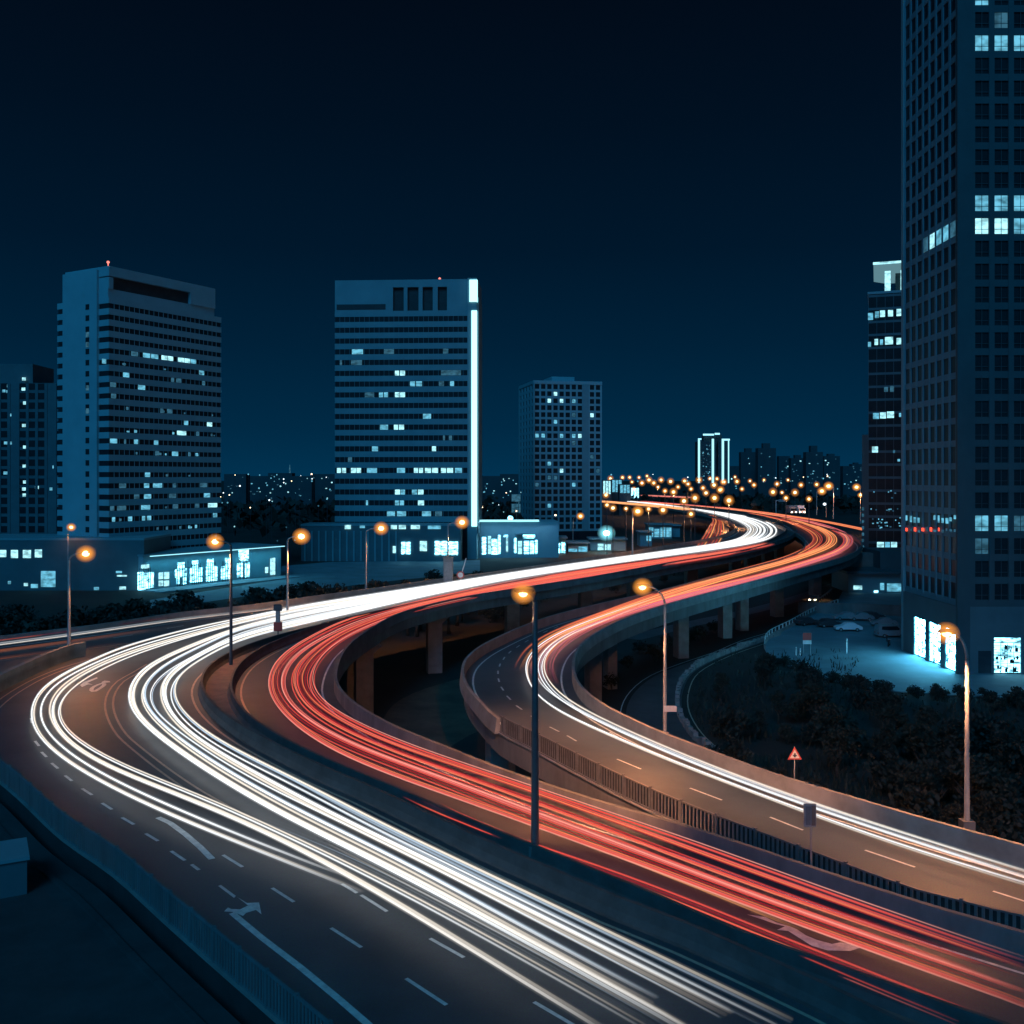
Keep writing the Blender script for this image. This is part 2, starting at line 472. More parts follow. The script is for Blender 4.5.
vd = thing('viaduct', 'long curving concrete viaduct on piers carrying the main white and red light trails', 'viaduct')
def slab(poly, top, name, parent, depth=1.5):
    b = MB()
    n = len(poly)
    b.poly(poly, top - 0.02)
    m0 = len(b.v)
    c = poly
    b.v += [(p.x, p.y, top - 0.02) for p in c] + [(p.x, p.y, top - depth) for p in c]
    for i in range(n):
        j = (i + 1) % n
        b.f.append((m0 + i, m0 + j, m0 + n + j, m0 + n + i))
    b.poly(poly, top - depth)
    return b.build(name, M['concrete_dark'], parent)
slab(main_poly, D, 'deck_slab', vd, 1.3)
rampd = thing('viaduct', 'narrower looping ramp viaduct swinging right of the main one', 'viaduct')
slab(ramp_poly, D - 0.006, 'deck_slab', rampd)
road = tag(MB().poly(main_poly, D).build('road', M['asphalt']), kind='structure')
ramp = tag(MB().poly(ramp_poly, D - 0.006).build('ramp_road', M['asphalt']), kind='structure')

def pier(px, y, w, parent, l=2.0):
    x = (px - CX) * y / F
    b = MB()
    z1 = D - 1.5
    c = Vector((x, y, 0))
    t = Vector((1, 0.25, 0))
    b.obox(c, t, w, l, -0.1, z1 - 0.9)
    n0 = len(b.v)
    # flared cap
    tt = t.normalized(); n = Vector((-tt.y, tt.x, 0))
    vs = []
    for z, f in ((z1 - 0.9, 1.02), (z1 - 0.02, 1.9)):
        for sx, sy in ((-1, -1), (1, -1), (1, 1), (-1, 1)):
            q = c + tt * (sx * w / 2 * f) + n * (sy * l / 2 * (1.03 if f < 1.5 else 1.3))
            vs.append((q.x, q.y, z))
    b.add(vs, [(0, 3, 2, 1), (4, 5, 6, 7), (0, 1, 5, 4), (1, 2, 6, 5), (2, 3, 7, 6), (3, 0, 4, 7)])
    b.build('pier', M['concrete'], parent)
for px, y, w in ((351, 113, 1.0), (364, 111, 1.9), (434, 134, 1.9), (512, 160, 2.0), (585, 183, 2.2), (634, 203, 2.4), (691, 231, 2.6), (735, 262, 2.6), (750, 280, 2.6), (767, 300, 2.6), (779, 318, 2.6), (300, 120, 2.0), (240, 60, 1.8), (60, 72, 1.8), (-10, 80, 1.8), (330, 52, 1.6), (560, 44, 1.6)):
    pier(px, y, w, vd)
for px, y, w in ((593, 117, 1.5), (610, 124, 1.2), (681, 145, 1.6), (725, 163, 1.6), (742, 171, 1.5), (777, 188, 1.8), (815, 222, 2.0), (838, 255, 2.0), (497, 77, 1.4), (520, 72, 1.2), (640, 60, 1.4), (800, 49, 1.4)):
    pier(px, y, w, rampd)

# ------------------------------------------------------------------ parapets, median and railings
def parapet(name, pts, label, side, h=1.0, w=0.32, m='concrete', cat='parapet wall'):
    b = MB().sweep(flatz(pts, D), [(0, -0.03), (0, h), (side * w * 0.75, h), (side * w, 0.35), (side * (w + 0.06), -0.03)])
    return tag(b.build(name, M[m]), label, cat)
parapet('parapet', main_right, 'concrete parapet along the right edge of the red light trails', -1, m='concrete_dark')
far_par = parapet('parapet', main_far, 'long concrete parapet along the far edge of the main road, before the dark hedge', 1)
n_loop = [i for i, p in enumerate(ramp_left) if p.y > P(500, 715, D + 1.2).y - 0.01][0]
parapet('parapet', ramp_left[n_loop:], 'concrete parapet round the outside of the ramp loop', 1)
parapet('parapet', ramp_right, 'orange lit concrete parapet along the right side of the ramp', -1)

def railing(name, pts, label, h, post_gap, bar_gap, m_bar, m_post, solid=False, back=False):
    t = thing(name, label, 'railing', loc=(pts[0].x, pts[0].y, D))
    off = Vector((pts[0].x, pts[0].y, D))
    L = [p - off for p in flatz(pts, D)]
    MB().sweep(L, [(-0.05, h - 0.07), (0.05, h - 0.07), (0.05, h), (-0.05, h)]).build('top_rail', M[m_post], t)
    MB().sweep(L, [(-0.04, 0.06), (0.04, 0.06), (0.04, 0.13), (-0.04, 0.13)]).build('bottom_rail', M[m_post], t)
    MB().sweep(L, [(-0.14, -0.03), (0.14, -0.03), (0.14, 0.055), (-0.14, 0.055)]).build('kerb', M['concrete'], t)
    if back:
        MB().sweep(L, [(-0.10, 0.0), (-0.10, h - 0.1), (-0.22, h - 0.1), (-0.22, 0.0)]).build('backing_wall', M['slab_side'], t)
    b = MB()
    for p, tt in along(L, bar_gap, bar_gap / 2):
        b.obox(p, tt, bar_gap * (0.45 if solid else 0.42), 0.04, 0.13, h - 0.07)
    o = b.build('railing_panel', M[m_bar], t); o['kind'] = 'stuff'
    posts = along(L, post_gap, 0.0)[:98]
    for p, tt in posts:
        MB().obox(p, tt, 0.11, 0.13, 0.0, h + 0.07).build('post', M[m_post], t)
    return t
railing('railing', [p for p in main_left if p.y < 60], 'teal panelled fence along the near left road edge above the dark roof', 1.25, 2.0, 0.22, 'rail_blue', 'rail_blue', True)
railing('railing', ramp_left[:n_loop + 1], 'dark barred railing along the left edge of the ramp, beside the red trails', 1.2, 2.4, 0.26, 'rail_dark', 'rail_dark', back=True)

fas = [p for p in main_left if p.y < 75]  # dark strips over the slab edge, painted for the shade below the fence
MB().sweep(flatz(fas, D), [(-0.02, -1.32), (0.03, -1.32), (0.03, -0.06), (-0.02, -0.06)]).build('shade_fascia', M['slab_side'], vd)
MB().sweep(flatz(fas, D), [(-0.03, -1.32), (-0.08, -1.32), (-0.08, -0.06), (-0.03, -0.06)]).build('shade_fascia', M['slab_side'], vd)
# median between the white and the red carriageway
L_edge = [(812, 1018), (750, 988), (675, 953), (600, 922), (550, 899), (475, 864), (400, 826), (350, 801), (312, 784), (275, 765), (237.5, 744), (215, 728), (200, 713), (193, 700),
          (192, 690), (197, 679), (208, 669), (222, 661), (240, 653), (270, 643), (312, 632), (363, 620), (431, 604.5), (512, 586.5), (590, 572.3), (660, 562), (720, 554.2), (752, 548)]
R_edge = [(1010, 1040), (930, 1012), (856, 985), (750, 946), (675, 913), (600, 882), (540, 857), (480, 832), (437, 813), (400, 797), (350, 776), (300, 752), (275, 737), (257, 723), (246, 709), (241, 695), (244, 680),
          (255, 666), (275, 653), (300, 642), (330, 631), (363, 621.8), (431, 606), (512, 587.8), (590, 573.4), (660, 562.9), (720, 555), (752, 548.8)]
Le = smooth([Vector((16, 22, D))] + [P(x, y) for x, y in L_edge])
Re = smooth([Vector((25.5, 20, D))] + [P(x, y) for x, y in R_edge])
Lm, Rm = offset(Le, -0.75), offset(Re, 0.75)
n_l = [i for i, p in enumerate(Lm) if p.y < 119]
n_r = [i for i, p in enumerate(Rm) if p.y < 119]
Lb, Rb = Lm[:n_l[-1]], Rm[:n_r[-1]]
mp = MB().poly([p for p in Lb] + [p for p in Rb[::-1]], D + 0.12)
med = tag(mp.build('median', M['median_paving']), 'strip of brownish paving between the two barriers of the median', 'median strip', kind='structure')
nj = [(-0.30, -0.03), (-0.30, 0.12), (-0.14, 0.36), (-0.09, 0.85), (0.09, 0.85), (0.14, 0.36), (0.30, 0.12), (0.30, -0.03)]
bl = MB().sweep(flatz(Lb, D), nj)
tag(bl.build('barrier', M['concrete_dimmed']), 'concrete barrier on the white trail side of the median', 'road barrier')
br = MB().sweep(flatz(Rb, D), nj)
tag(br.build('barrier', M['concrete_dimmed']), 'concrete barrier on the red trail side of the median', 'road barrier')
cb = MB().sweep(flatz(smooth([P(x, y) for x, y in [(322, 630.5), (363, 620.8), (431, 605.2), (512, 587.1), (590, 572.8), (660, 562.4), (720, 554.6), (760, 546.5), (776, 539.5), (786, 533), (782, 526.5), (765, 518.5), (735, 513.2), (690, 507.6)]]), D), nj)
tag(cb.build('barrier', M['concrete_dimmed']), 'thin far continuation of the median barrier along the viaduct', 'road barrier')
# gore wall where the left branch leaves
gw = smooth([P(x, y) for x, y in [(84, 656), (72, 658.5), (45, 669), (20, 681), (0, 691), (-30, 710), (-60, 738)]])
tag(MB().sweep(gw, [(-0.22, -0.03), (-0.22, 1.35), (0.22, 1.35), (0.22, -0.03)]).build('gore_wall', M['concrete']), 'orange lit concrete wall between the left branch and the main curve', 'wall')
lb_line = [(-200, 700), (-100, 688), (0, 661), (65, 652), (125, 641.5)]

# ------------------------------------------------------------------ road markings (thin sheets on the asphalt)
def stripe(pts, w, parent, m='paint', z=D + 0.004, name='edge_line'):
    b = MB()
    L, Rr = offset(pts, w / 2), offset(pts, -w / 2)
    vs = [(p.x, p.y, z) for q in zip(L, Rr) for p in q]
    fs = [(2 * i, 2 * i + 1, 2 * i + 3, 2 * i + 2) for i in range(len(pts) - 1)]
    b.add(vs, fs)
    return b.build(name, M[m], parent)
def dashes(segs, w, parent, z=D + 0.004, name='lane_dashes'):
    b = MB()
    for a, c in segs:
        a, c = P(*a), P(*c)
        n = (c - a).normalized(); n = Vector((-n.y, n.x, 0)) * (w / 2)
        b.add([(q.x, q.y, z) for q in (a + n, a - n, c - n, c + n)], [(0, 1, 2, 3)])
    return b.build(name, M['paint'], parent)
def dash_curve(pts, w, on, gap, parent, z=D + 0.004, name='lane_dashes'):
    b = MB()
    for p, t in along(pts, on + gap, 1.0):
        n = Vector((-t.y, t.x, 0)) * (w / 2); e = p + t * on
        b.add([(q.x, q.y, z) for q in (p + n, p - n, e - n, e + n)], [(0, 1, 2, 3)])
    return b.build(name, M['paint'], parent)
stripe(Le, 0.16, road, 'paint_yellow')
stripe(Re, 0.16, road, 'paint_yellow')
stripe(offset(flatz(main_right, D), 0.95), 0.15, road)
stripe(offset(flatz(main_far, D), -1.0), 0.2, road)
rz = D - 0.002
stripe(offset(flatz(ramp_left, D), -0.75), 0.15, ramp, z=rz)
stripe(offset(flatz(ramp_right, D), 0.9), 0.15, ramp, z=rz)
dy = PL([(150, 664), (135, 673), (121, 681), (112, 692), (109, 704), (112, 718), (122, 735), (140, 751), (170, 774), (200, 794), (228, 810), (256, 826)])
stripe(offset(dy, 0.28), 0.15, road, 'paint_yellow'); stripe(offset(dy, -0.28), 0.15, road, 'paint_yellow')
le2 = PL([(95, 659), (65, 668), (40, 678), (15, 692), (0, 703), (-14, 718), (-20, 735)])
stripe(offset(le2, 0.35), 0.13, road, 'paint_yellow'); stripe(offset(le2, -0.35), 0.13, road, 'paint_yellow')
stripe(PL([(-120, 690), (-40, 674), (0, 661), (50, 653), (110, 646), (150, 640)]), 0.14, road, 'paint_yellow')
dashes([((31, 718), (32, 723)), ((35, 741), (39, 746)), ((41.5, 752), (46.5, 757)), ((51.5, 763), (58, 768.5)), ((65, 775.5), (72, 781)), ((82, 788.5), (92, 795)), ((102, 803), (112, 809.5)), ((122, 817.5), (134, 824.5)),
        ((145.5, 833.5), (158, 841)), ((171, 851), (185, 860.5)), ((223, 855), (242.5, 867)), ((191.5, 864.5), (199, 870))], 0.16, road)
dashes([((272, 888), (294, 902)), ((331, 928), (361.5, 947.5)), ((406, 978.5), (446.5, 1005)), ((342, 884), (357, 893)), ((361, 895), (387, 911.5)), ((430, 938.5), (464, 957.5)), ((534, 1002), (575, 1026)), ((500, 1040), (550, 1072))], 0.15, road)
dashes([((609.5, 732), (618, 737)), ((567, 735.5), (576.5, 741)), ((617, 759), (641, 769)), ((690, 788), (722, 800)), ((770, 817), (803, 830)), ((865, 850), (915, 867)), ((993, 891), (1040, 906))], 0.13, ramp, rz)
dash_curve(PL([(566, 735), (548, 726), (530, 715), (515, 704), (506, 694), (500, 684), (498, 673), (501, 663), (509, 653), (522, 644), (540, 634), (562, 625)]), 0.13, 1.4, 2.0, ramp, rz)
dash_curve(smooth([P(x, y) for x, y in [(-220, 690), (-100, 668), (0, 654), (100, 640), (200, 623), (300, 609)]]), 0.15, 2.5, 5.0, road)
# solid swoosh lines and arrows on the near lanes
sw = PL([(158, 817.5), (170, 823), (185, 834), (200, 847), (212, 859)])
stripe(sw, 0.30, road, name='guide_line')
stripe(PL([(232, 913), (262, 938), (300, 967), (340, 1000), (370, 1026), (400, 1052)]), 0.26, road, name='guide_line')
def flat_shape(pix, parent, z=D + 0.004, name='arrow', m='paint'):
    return MB().poly([P(x, y) for x, y in pix], z).build(name, M[m], parent)
flat_shape([(218, 886), (221, 885), (236, 896), (234, 898)], road)
flat_shape([(237, 897), (247, 903), (259, 902.5), (261.5, 914.5), (256, 910), (246, 913), (243, 916), (237, 913.5), (232, 914.5), (233, 912), (224, 911.5), (228, 907.5), (231, 909), (240, 909.5), (248, 905.5)], road)
flat_shape([(747, 914.5), (765, 917), (776, 922.5), (790, 926.5), (797, 929.5), (806, 935.5), (817, 940), (832, 944), (840, 942.5), (852, 944), (860, 948), (850, 951), (828, 950.5), (812, 946), (800, 938.5), (788, 931), (777, 930), (785, 926.5), (775, 924), (762, 919.5)], road)
flat_shape([(80, 685.2), (84, 682), (97, 677.2), (97.6, 678.4), (87, 683), (93, 684.6), (88, 684.4), (82, 687)], road, name='lane_letter')
stripe(PL([(93.5, 691.8), (91.4, 690.2), (92.6, 687.6), (97, 685.2), (101.5, 683.4), (104.2, 683.8), (103, 686.2), (98.6, 689.2), (94.4, 691.6)], step=0.4), 0.32, road, z=D + 0.008, name='lane_letter')
stripe(PL([(103.4, 683.2), (105.2, 681), (107.6, 681.4), (108.2, 682.6)], step=0.4), 0.34, road, z=D + 0.012, name='lane_letter')

# ------------------------------------------------------------------ light trails hanging over the lanes
TZ = D + 0.65
SM = {}
def smat(col, strength, alpha):
    k = (col, strength, alpha)
    if k not in SM:
        SM[k] = streak_mat('trail_light', col, strength, alpha)
    return SM[k]
def streak(parent, pts, r, mt, power=1.0, fade=(6.0, 6.0), profile=None, sides=6):
    """one glowing streak; power falls off at its two ends, profile = [(y, factor)...] along the depth"""
    b = MB(); b.raw = True
    b.tube(pts, r, sides, cap=True)
    b.tube(pts, r * 2.3, sides, cap=True)
    o = b.build('streak', mt, parent, smooth_=True)
    me = o.data
    at_ = me.attributes.new('power', 'FLOAT', 'POINT')
    acc = [0.0]
    for a, c in zip(pts, pts[1:]):
        acc.append(acc[-1] + (c - a).length)
    tot = acc[-1]; vals = []
    ph = rnd.uniform(0, 100)
    for i, p in enumerate(pts):
        f = 1.0
        if fade[0] > 0: f *= min(1.0, acc[i] / fade[0] + 0.03)
        if fade[1] > 0: f *= min(1.0, (tot - acc[i]) / fade[1] + 0.03)
        f *= 0.86 + 0.28 * noise.noise(Vector((acc[i] * 0.045, ph, 0)))
        if profile:
            y = p.y
            for (ya, fa), (yb, fb) in zip(profile, profile[1:]):
                if ya <= y <= yb:
                    f *= fa + (fb - fa) * (y - ya) / (yb - ya); break
        vals += [power * f] * sides
    at_.data.foreach_set('value', vals + [x * 0.10 for x in vals])
    return o

def relax(pts, k=3, rounds=2):
    for _ in range(rounds):
        out = []
        for i in range(len(pts)):
            w = min(k, i, len(pts) - 1 - i)
            s = Vector((0, 0, 0))
            for j in range(i - w, i + w + 1): s += pts[j]
            out.append(s / (2 * w + 1))
        pts = out
    return pts
def bundle(label, pts, width, n, cols, r=0.07, power=1.0, sheath=0.0, fade=(6, 6), profile=None, group='light trails along the roads', zj=0.12):
    t = thing('light_trail', label, 'light trail', loc=(0, 0, 0), group=group)
    pts = relax(pts)
    for k in range(n):
        o = (k / (n - 1) - 0.5) * width if n > 1 else 0.0
        o += rnd.uniform(-0.3, 0.3) * width / max(n, 1)
        q = [p + Vector((0, 0, rnd.uniform(-zj, zj))) for p in offset(pts, o)] if False else offset(pts, o)
        dz = rnd.uniform(-zj, zj)
        q = [p + Vector((0, 0, dz)) for p in q]
        c = cols[k % len(cols)]
        streak(t, q, r * RS * rnd.uniform(0.6, 1.2), smat(*c), power * rnd.uniform(0.75, 1.2), fade, profile)
    if False:
        c = cols[0]
        streak(t, pts, sheath * 0.85, smat(c[0], c[1] * 0.5, 0.13), power, fade, profile, sides=8)
    return t

RS = 0.47
U_far = [(600, 498.3), (660, 504.0), (710, 512.3), (729, 517.5), (741, 522.5), (748, 528), (745, 534), (733, 540), (712, 544), (660, 551.5), (590, 561.2), (512, 572.5), (431, 585), (363, 595), (300, 604.8), (240, 617.5)]
L_far = [(600, 498.7), (660, 504.8), (710, 510.9), (737, 514.6), (757, 518.2), (773, 524), (779, 531), (771, 538.5), (745, 544.8), (660, 556.6), (590, 566.6), (512, 578.6), (431, 595), (363, 611), (300, 625.5), (240, 641)]
def far_path(t):
    out = []
    for (ax, ay), (bx, by) in zip(U_far, L_far):
        a, b = P(ax, ay, TZ), P(bx, by, TZ)
        out.append(a.lerp(b, t))
    return out
def near_path(pix, z=TZ):
    return [P(x, y, z) for x, y in pix]
WHT = ((0.93, 0.97, 1.0), 1.5, 0.88)
WHC = ((1.0, 0.90, 0.77), 1.25, 0.75)
BLU = ((0.62, 0.80, 1.0), 1.0, 0.7)
GRY = ((0.75, 0.82, 0.9), 0.55, 0.45)
prof_w = [(0, 0.55), (34, 0.6), (44, 0.8), (60, 1.0), (110, 1.1), (1200, 1.4)]
def wt_trail(label, t, pix, width, n, cols, r=0.085, sheath=0.2, power=1.0, fade=(20, 14), profile=prof_w):
    pts = smooth((far_path(t) if t is not None else []) + near_path(pix), 1.2)
    return bundle(label, pts, width, n, cols, r, power, sheath, fade, profile)
wt_trail('outermost white light trail sweeping round the far left of the bend', 0.02,
         [(204, 624), (180, 630), (154, 637.5), (126, 644), (100, 656), (75, 666.5), (50, 680), (37, 693), (31, 706), (31, 719), (37, 732), (48, 744.5), (65, 759), (85, 771.5), (110, 785), (140, 800), (175, 815), (212, 829), (250, 845), (300, 864.5), (340, 879.5), (362, 889)], 0.14, 2, [WHT, WHC], 0.10)
wt_trail('thin white trail just inside the outermost one on the left bend', 0.08,
         [(206, 626.5), (180, 633), (154, 640.5), (128, 647.5), (100, 660), (78, 669), (57, 681), (44, 693), (38, 706), (40, 720), (47, 732), (58, 743), (75, 756), (100, 771), (150, 795.5), (200, 816.5), (250, 837), (300, 857), (345, 873)], 0.06, 1, [WHT], 0.11)
wt_trail('cream white trail third from the outside of the left bend', 0.2,
         [(210, 629), (185, 636), (160, 642.5), (135, 650), (110, 660), (85, 671), (65, 684), (53, 697), (49, 709), (52, 723), (62, 736), (80, 751.5), (105, 765), (140, 779.5), (175, 792), (210, 805), (242, 819), (275, 835), (305, 850), (340, 868), (375, 888), (412, 911), (456, 938), (500, 965), (550, 995), (610, 1032)], 0.26, 3, [WHC, WHT, WHC], 0.085)
wt_trail('white trail fourth from the outside of the left bend, ending as a double line', 0.26,
         [(210, 631), (186, 638), (162, 645), (138, 653), (114, 663), (92, 674), (72, 687), (60, 699), (56, 711), (60, 724), (71, 736.5), (92, 751), (125, 767), (160, 780.5), (198, 795), (236, 810), (272, 828.5), (308, 845), (350, 865), (400, 889), (450, 917), (500, 945), (550, 973), (600, 1000), (650, 1030)], 0.12, 2, [WHT, WHC], 0.07)
wt_trail('broad white trail at the outside of the inner group on the bend', 0.42,
         [(204, 640), (180, 649.5), (160, 658), (143, 669), (133, 680), (129, 692), (131, 704), (138, 716), (155, 731), (180, 750), (212, 771), (250, 794), (300, 822), (350, 845), (400, 869), (450, 897), (500, 924), (550, 950), (600, 977), (656, 1008), (700, 1034)], 0.34, 4, [WHT, WHC, WHT, WHC], 0.095, 0.24)
wt_trail('white trail second in the inner group on the bend', 0.54,
         [(204, 645.5), (180, 656), (160, 668), (147, 680), (141, 691), (142, 701), (149, 714), (163, 727), (185, 744.5), (215, 765), (256, 789), (300, 813), (350, 838), (400, 861), (450, 889), (500, 917), (550, 944), (600, 971), (656, 1000)], 0.28, 3, [WHC, WHT, BLU], 0.085)
wt_trail('thin white trail crossing over inside the inner group', 0.66,
         [(206, 650), (185, 660), (165, 672), (151, 683), (147, 692), (151, 705), (160, 716), (174, 727), (196, 743), (228, 764), (270, 787), (320, 811), (362, 830), (412, 855), (456, 877), (500, 900), (550, 926), (600, 952), (656, 980), (720, 1015)], 0.12, 2, [WHT, BLU], 0.065)
wt_trail('wide cream trail next to the innermost white one', 0.80,
         [(204, 652), (184, 663), (169, 674), (162, 686), (162, 697), (167, 710), (177, 723), (194, 737), (225, 756.5), (262, 777), (312, 804), (362, 830), (400, 846), (462, 878), (525, 909), (587, 940), (656, 974), (730, 1012)], 0.36, 4, [WHC, WHT, WHC, WHT], 0.095, 0.24)
wt_trail('innermost white trail hugging the median on the bend', 0.93,
         [(207, 656), (189, 666), (177, 677), (171, 687), (172, 698), (180, 712), (196, 728), (225, 747.5), (256, 763), (285, 776), (325, 797), (375, 824), (425, 849), (456, 862), (500, 883), (550, 908), (600, 933), (656, 959), (720, 990), (790, 1024)], 0.30, 3, [WHT, BLU, WHC], 0.085)
wt_trail('faint bluish trail beside the median barrier in the foreground', None,
         [(240, 752), (275, 771), (325, 799.5), (375, 826), (425, 851.5), (456, 866), (500, 888), (550, 914), (600, 940), (656, 967), (720, 999), (770, 1024)], 0.5, 5, [GRY, BLU, GRY], 0.07, 0, 0.55)
wt_trail('faint bluish trail weaving between the two white groups in the foreground', None,
         [(250, 815), (275, 824), (310, 836), (345, 850), (380, 867), (412, 884), (456, 905), (500, 931), (560, 962), (620, 995), (680, 1030)], 0.45, 4, [GRY, BLU, GRY], 0.05, 0, 0.6)
wt_trail('soft grey trail left of the thick cream one in the foreground', None,
         [(330, 846), (380, 872), (430, 898), (480, 923), (540, 955), (600, 988), (660, 1022)], 0.7, 4, [GRY, WHC, GRY], 0.06, 0, 0.55)
# extra streaks that fill the distant white band
for lab, t0, t1, n in (('dense white trails on the upper lanes of the far viaduct', 0.1, 0.45, 3), ('dense white trails on the lower lanes of the far viaduct', 0.55, 0.95, 3)):
    t = thing('light_trail', lab, 'light trail', group='light trails along the roads')
    for k in range(n):
        pts = smooth(far_path(t0 + (t1 - t0) * (k + rnd.uniform(-.2, .2)) / (n - 1)), 1.5)
        streak(t, pts, 0.13, smat(*WHT), rnd.uniform(0.7, 1.2), (20, 40), prof_w)

RED = ((1.0, 0.105, 0.08), 0.98, 0.8)
PNK = ((1.0, 0.21, 0.18), 1.0, 0.75)
ORG = ((1.0, 0.22, 0.10), 1.05, 0.8)
DRK = ((0.75, 0.03, 0.055), 0.55, 0.55)
YEL = ((1.0, 0.40, 0.16), 1.15, 0.8)
HOT = ((1.0, 0.38, 0.30), 1.1, 0.8)
prof_r = [(0, 0.5), (33, 0.55), (45, 0.8), (60, 1.0), (1200, 1.1)]
RU_far = [(764, 542.6), (745, 546.8), (720, 551), (660, 559.6), (590, 569.4), (512, 582.0), (431, 598.5), (390, 608)]
RL_far = [(775, 544.3), (750, 550), (722, 556), (660, 566), (590, 576.5), (512, 590), (431, 607), (390, 618)]
def red_far(t):
    return [P(ax, ay, TZ).lerp(P(bx, by, TZ), t) for (ax, ay), (bx, by) in zip(RU_far, RL_far)]
def rd_trail(label, t, pix, width, n, cols, r=0.07, sheath=0.17, power=1.0, fade=(20, 6), profile=prof_r):
    pts = smooth((red_far(t) if t is not None else []) + near_path(pix), 1.2)
    return bundle(label, pts, width, n, cols, r, power, sheath, fade, profile)
rd_trail('red light trail with a bright edge on the outside of the red bend', 0.05,
         [(348, 619), (326, 629.5), (307, 639), (290, 650), (277, 662), (270, 677), (270, 690), (276, 704), (292, 722), (317, 741.5), (350, 759), (390, 776), (425, 787), (456, 796), (500, 814.5), (550, 832), (600, 850), (650, 866), (700, 887), (750, 908), (800, 928), (868, 950), (918, 966), (993, 993), (1060, 1020)], 0.35, 4, [HOT, RED, PNK, ORG], 0.06)
rd_trail('red light trail second from the outside of the red bend', 0.25,
         [(348, 622), (326, 633.5), (307, 643), (291, 655), (279, 669), (275, 681), (278, 694), (287, 708), (305, 724), (332, 740), (368, 755), (405, 768), (456, 786.5), (500, 806), (550, 824), (600, 843), (650, 859), (700, 880), (750, 900), (800, 918), (868, 942), (930, 962), (1024, 995)], 0.75, 5, [RED, DRK, RED, DRK, PNK], 0.06)
rd_trail('pink edged red trail in the middle of the red bend', 0.42,
         [(348, 626), (326, 637), (307, 647), (292, 660), (283, 674), (281, 685), (285, 697), (297, 712), (318, 727), (346, 742), (382, 757), (420, 770), (456, 781), (500, 800.5), (550, 818), (600, 836), (650, 855), (707, 877.5), (775, 906), (843, 927), (918, 953), (1024, 992)], 0.28, 4, [HOT, PNK, RED, PNK], 0.055)
rd_trail('orange red trail on the inner half of the red bend', 0.62,
         [(348, 629), (330, 639), (314, 650), (301, 661.5), (294, 675), (295, 687), (301, 700), (320, 718), (350, 734), (390, 752.5), (425, 764.5), (456, 774), (500, 792), (550, 810), (600, 827), (650, 848), (700, 869), (750, 889), (800, 905), (856, 924), (908, 941), (980, 966)], 0.5, 5, [RED, ORG, PNK, RED, DRK], 0.06)
rd_trail('bright orange trail crowding the inside of the red bend', 0.78,
         [(348, 632), (331, 642.5), (317, 653.5), (306, 666), (301, 677), (302, 686), (309, 699), (328, 715), (358, 730.5), (395, 748), (430, 759), (460, 767.5), (500, 781.5), (550, 799), (600, 818), (650, 836), (700, 854), (750, 873), (800, 892), (868, 915), (940, 940), (1024, 970)], 0.75, 5, [RED, DRK, ORG, DRK, RED], 0.06)
rd_trail('innermost red trail nearest the right parapet', 0.95,
         [(348, 635.5), (332, 645.5), (321, 656.5), (312, 670), (310, 681), (314, 694), (325, 706), (343, 717), (375, 733), (412, 748), (456, 763), (500, 777), (550, 795), (600, 812), (650, 828), (700, 845), (750, 864), (800, 883), (856, 905), (918, 925), (1024, 961)], 0.35, 4, [PNK, RED, HOT, RED], 0.06)
rd_trail('short red trail that begins beside the median barrier', None,
         [(406, 795), (425, 805), (450, 817), (500, 837), (550, 852), (600, 868), (650, 885), (700, 905), (750, 930), (800, 950), (856, 972), (930, 998), (1000, 1026)], 0.35, 4, [RED, ORG, RED, DRK], 0.065, 0.17, 1.0, (5, 6))
rd_trail('thin red trail that begins beside the median, nearest the barrier', None,
         [(442, 805), (470, 821), (500, 834), (550, 853), (600, 872), (650, 890), (700, 914), (750, 939), (800, 959), (843, 975), (898, 998), (960, 1024)], 0.16, 2, [RED, PNK], 0.055, 0.14, 0.9, (4, 6))
rd_trail('yellow hot streak riding above the red trails in the foreground', None,
         [(590, 846), (615, 853), (650, 864.5), (700, 887), (750, 908), (800, 928)], 0.1, 2, [YEL, YEL], 0.05, 0.12, 1.5, (8, 10))
t = thing('light_trail', 'dense red trails filling the red lane of the far viaduct', 'light trail', group='light trails along the roads')
for k in range(6):
    streak(t, smooth(red_far(0.05 + 0.17 * k), 1.5), 0.17, smat(*(RED, PNK, ORG, RED, PNK, RED)[k]), rnd.uniform(0.7, 1.1), (20, 15))

# ramp
rp_w = [(0, 0.45), (45, 0.5), (62, 0.9), (90, 1.1), (140, 1.0)]
def rampt(label, pix, width, n, cols, r=0.08, sheath=0.18, power=1.0, fade=(8, 6), profile=None):
    return bundle(label, smooth(near_path(pix), 1.2), width, n, cols, r, power, sheath, fade, profile)
W1 = [(655, 599), (628, 608), (600, 618), (578, 626), (556, 635.5), (540, 645.5), (529, 656), (525, 667), (526, 678), (532, 690), (550, 708.5), (587, 726), (610, 735.5), (656, 756), (685, 767.5), (760, 795.5), (802, 811), (868, 837), (943, 862), (1024, 884), (1090, 904)]
W2 = [(655, 601.5), (628, 610.5), (606, 620), (582, 629), (562, 638.5), (549, 648), (541, 659), (540, 671), (547, 686), (563, 701.5), (590, 716.5), (625, 733), (656, 747), (710, 769), (760, 789), (816, 808), (868, 826), (943, 851), (1024, 876), (1090, 897)]
W3 = [(655, 600), (628, 609), (602, 619), (579, 627.5), (559, 637.5), (545, 648), (536, 659), (534, 671), (540, 684), (556, 698), (583, 712), (610, 724), (660, 746), (710, 765.5), (760, 785), (816, 803.5), (843, 813), (918, 838), (1024, 867), (1090, 888)]
rampt('white trail on the outer lane of the ramp loop', W1, 0.12, 2, [WHT, WHC], 0.085, 0.18, 1.0, (40, 6), rp_w)
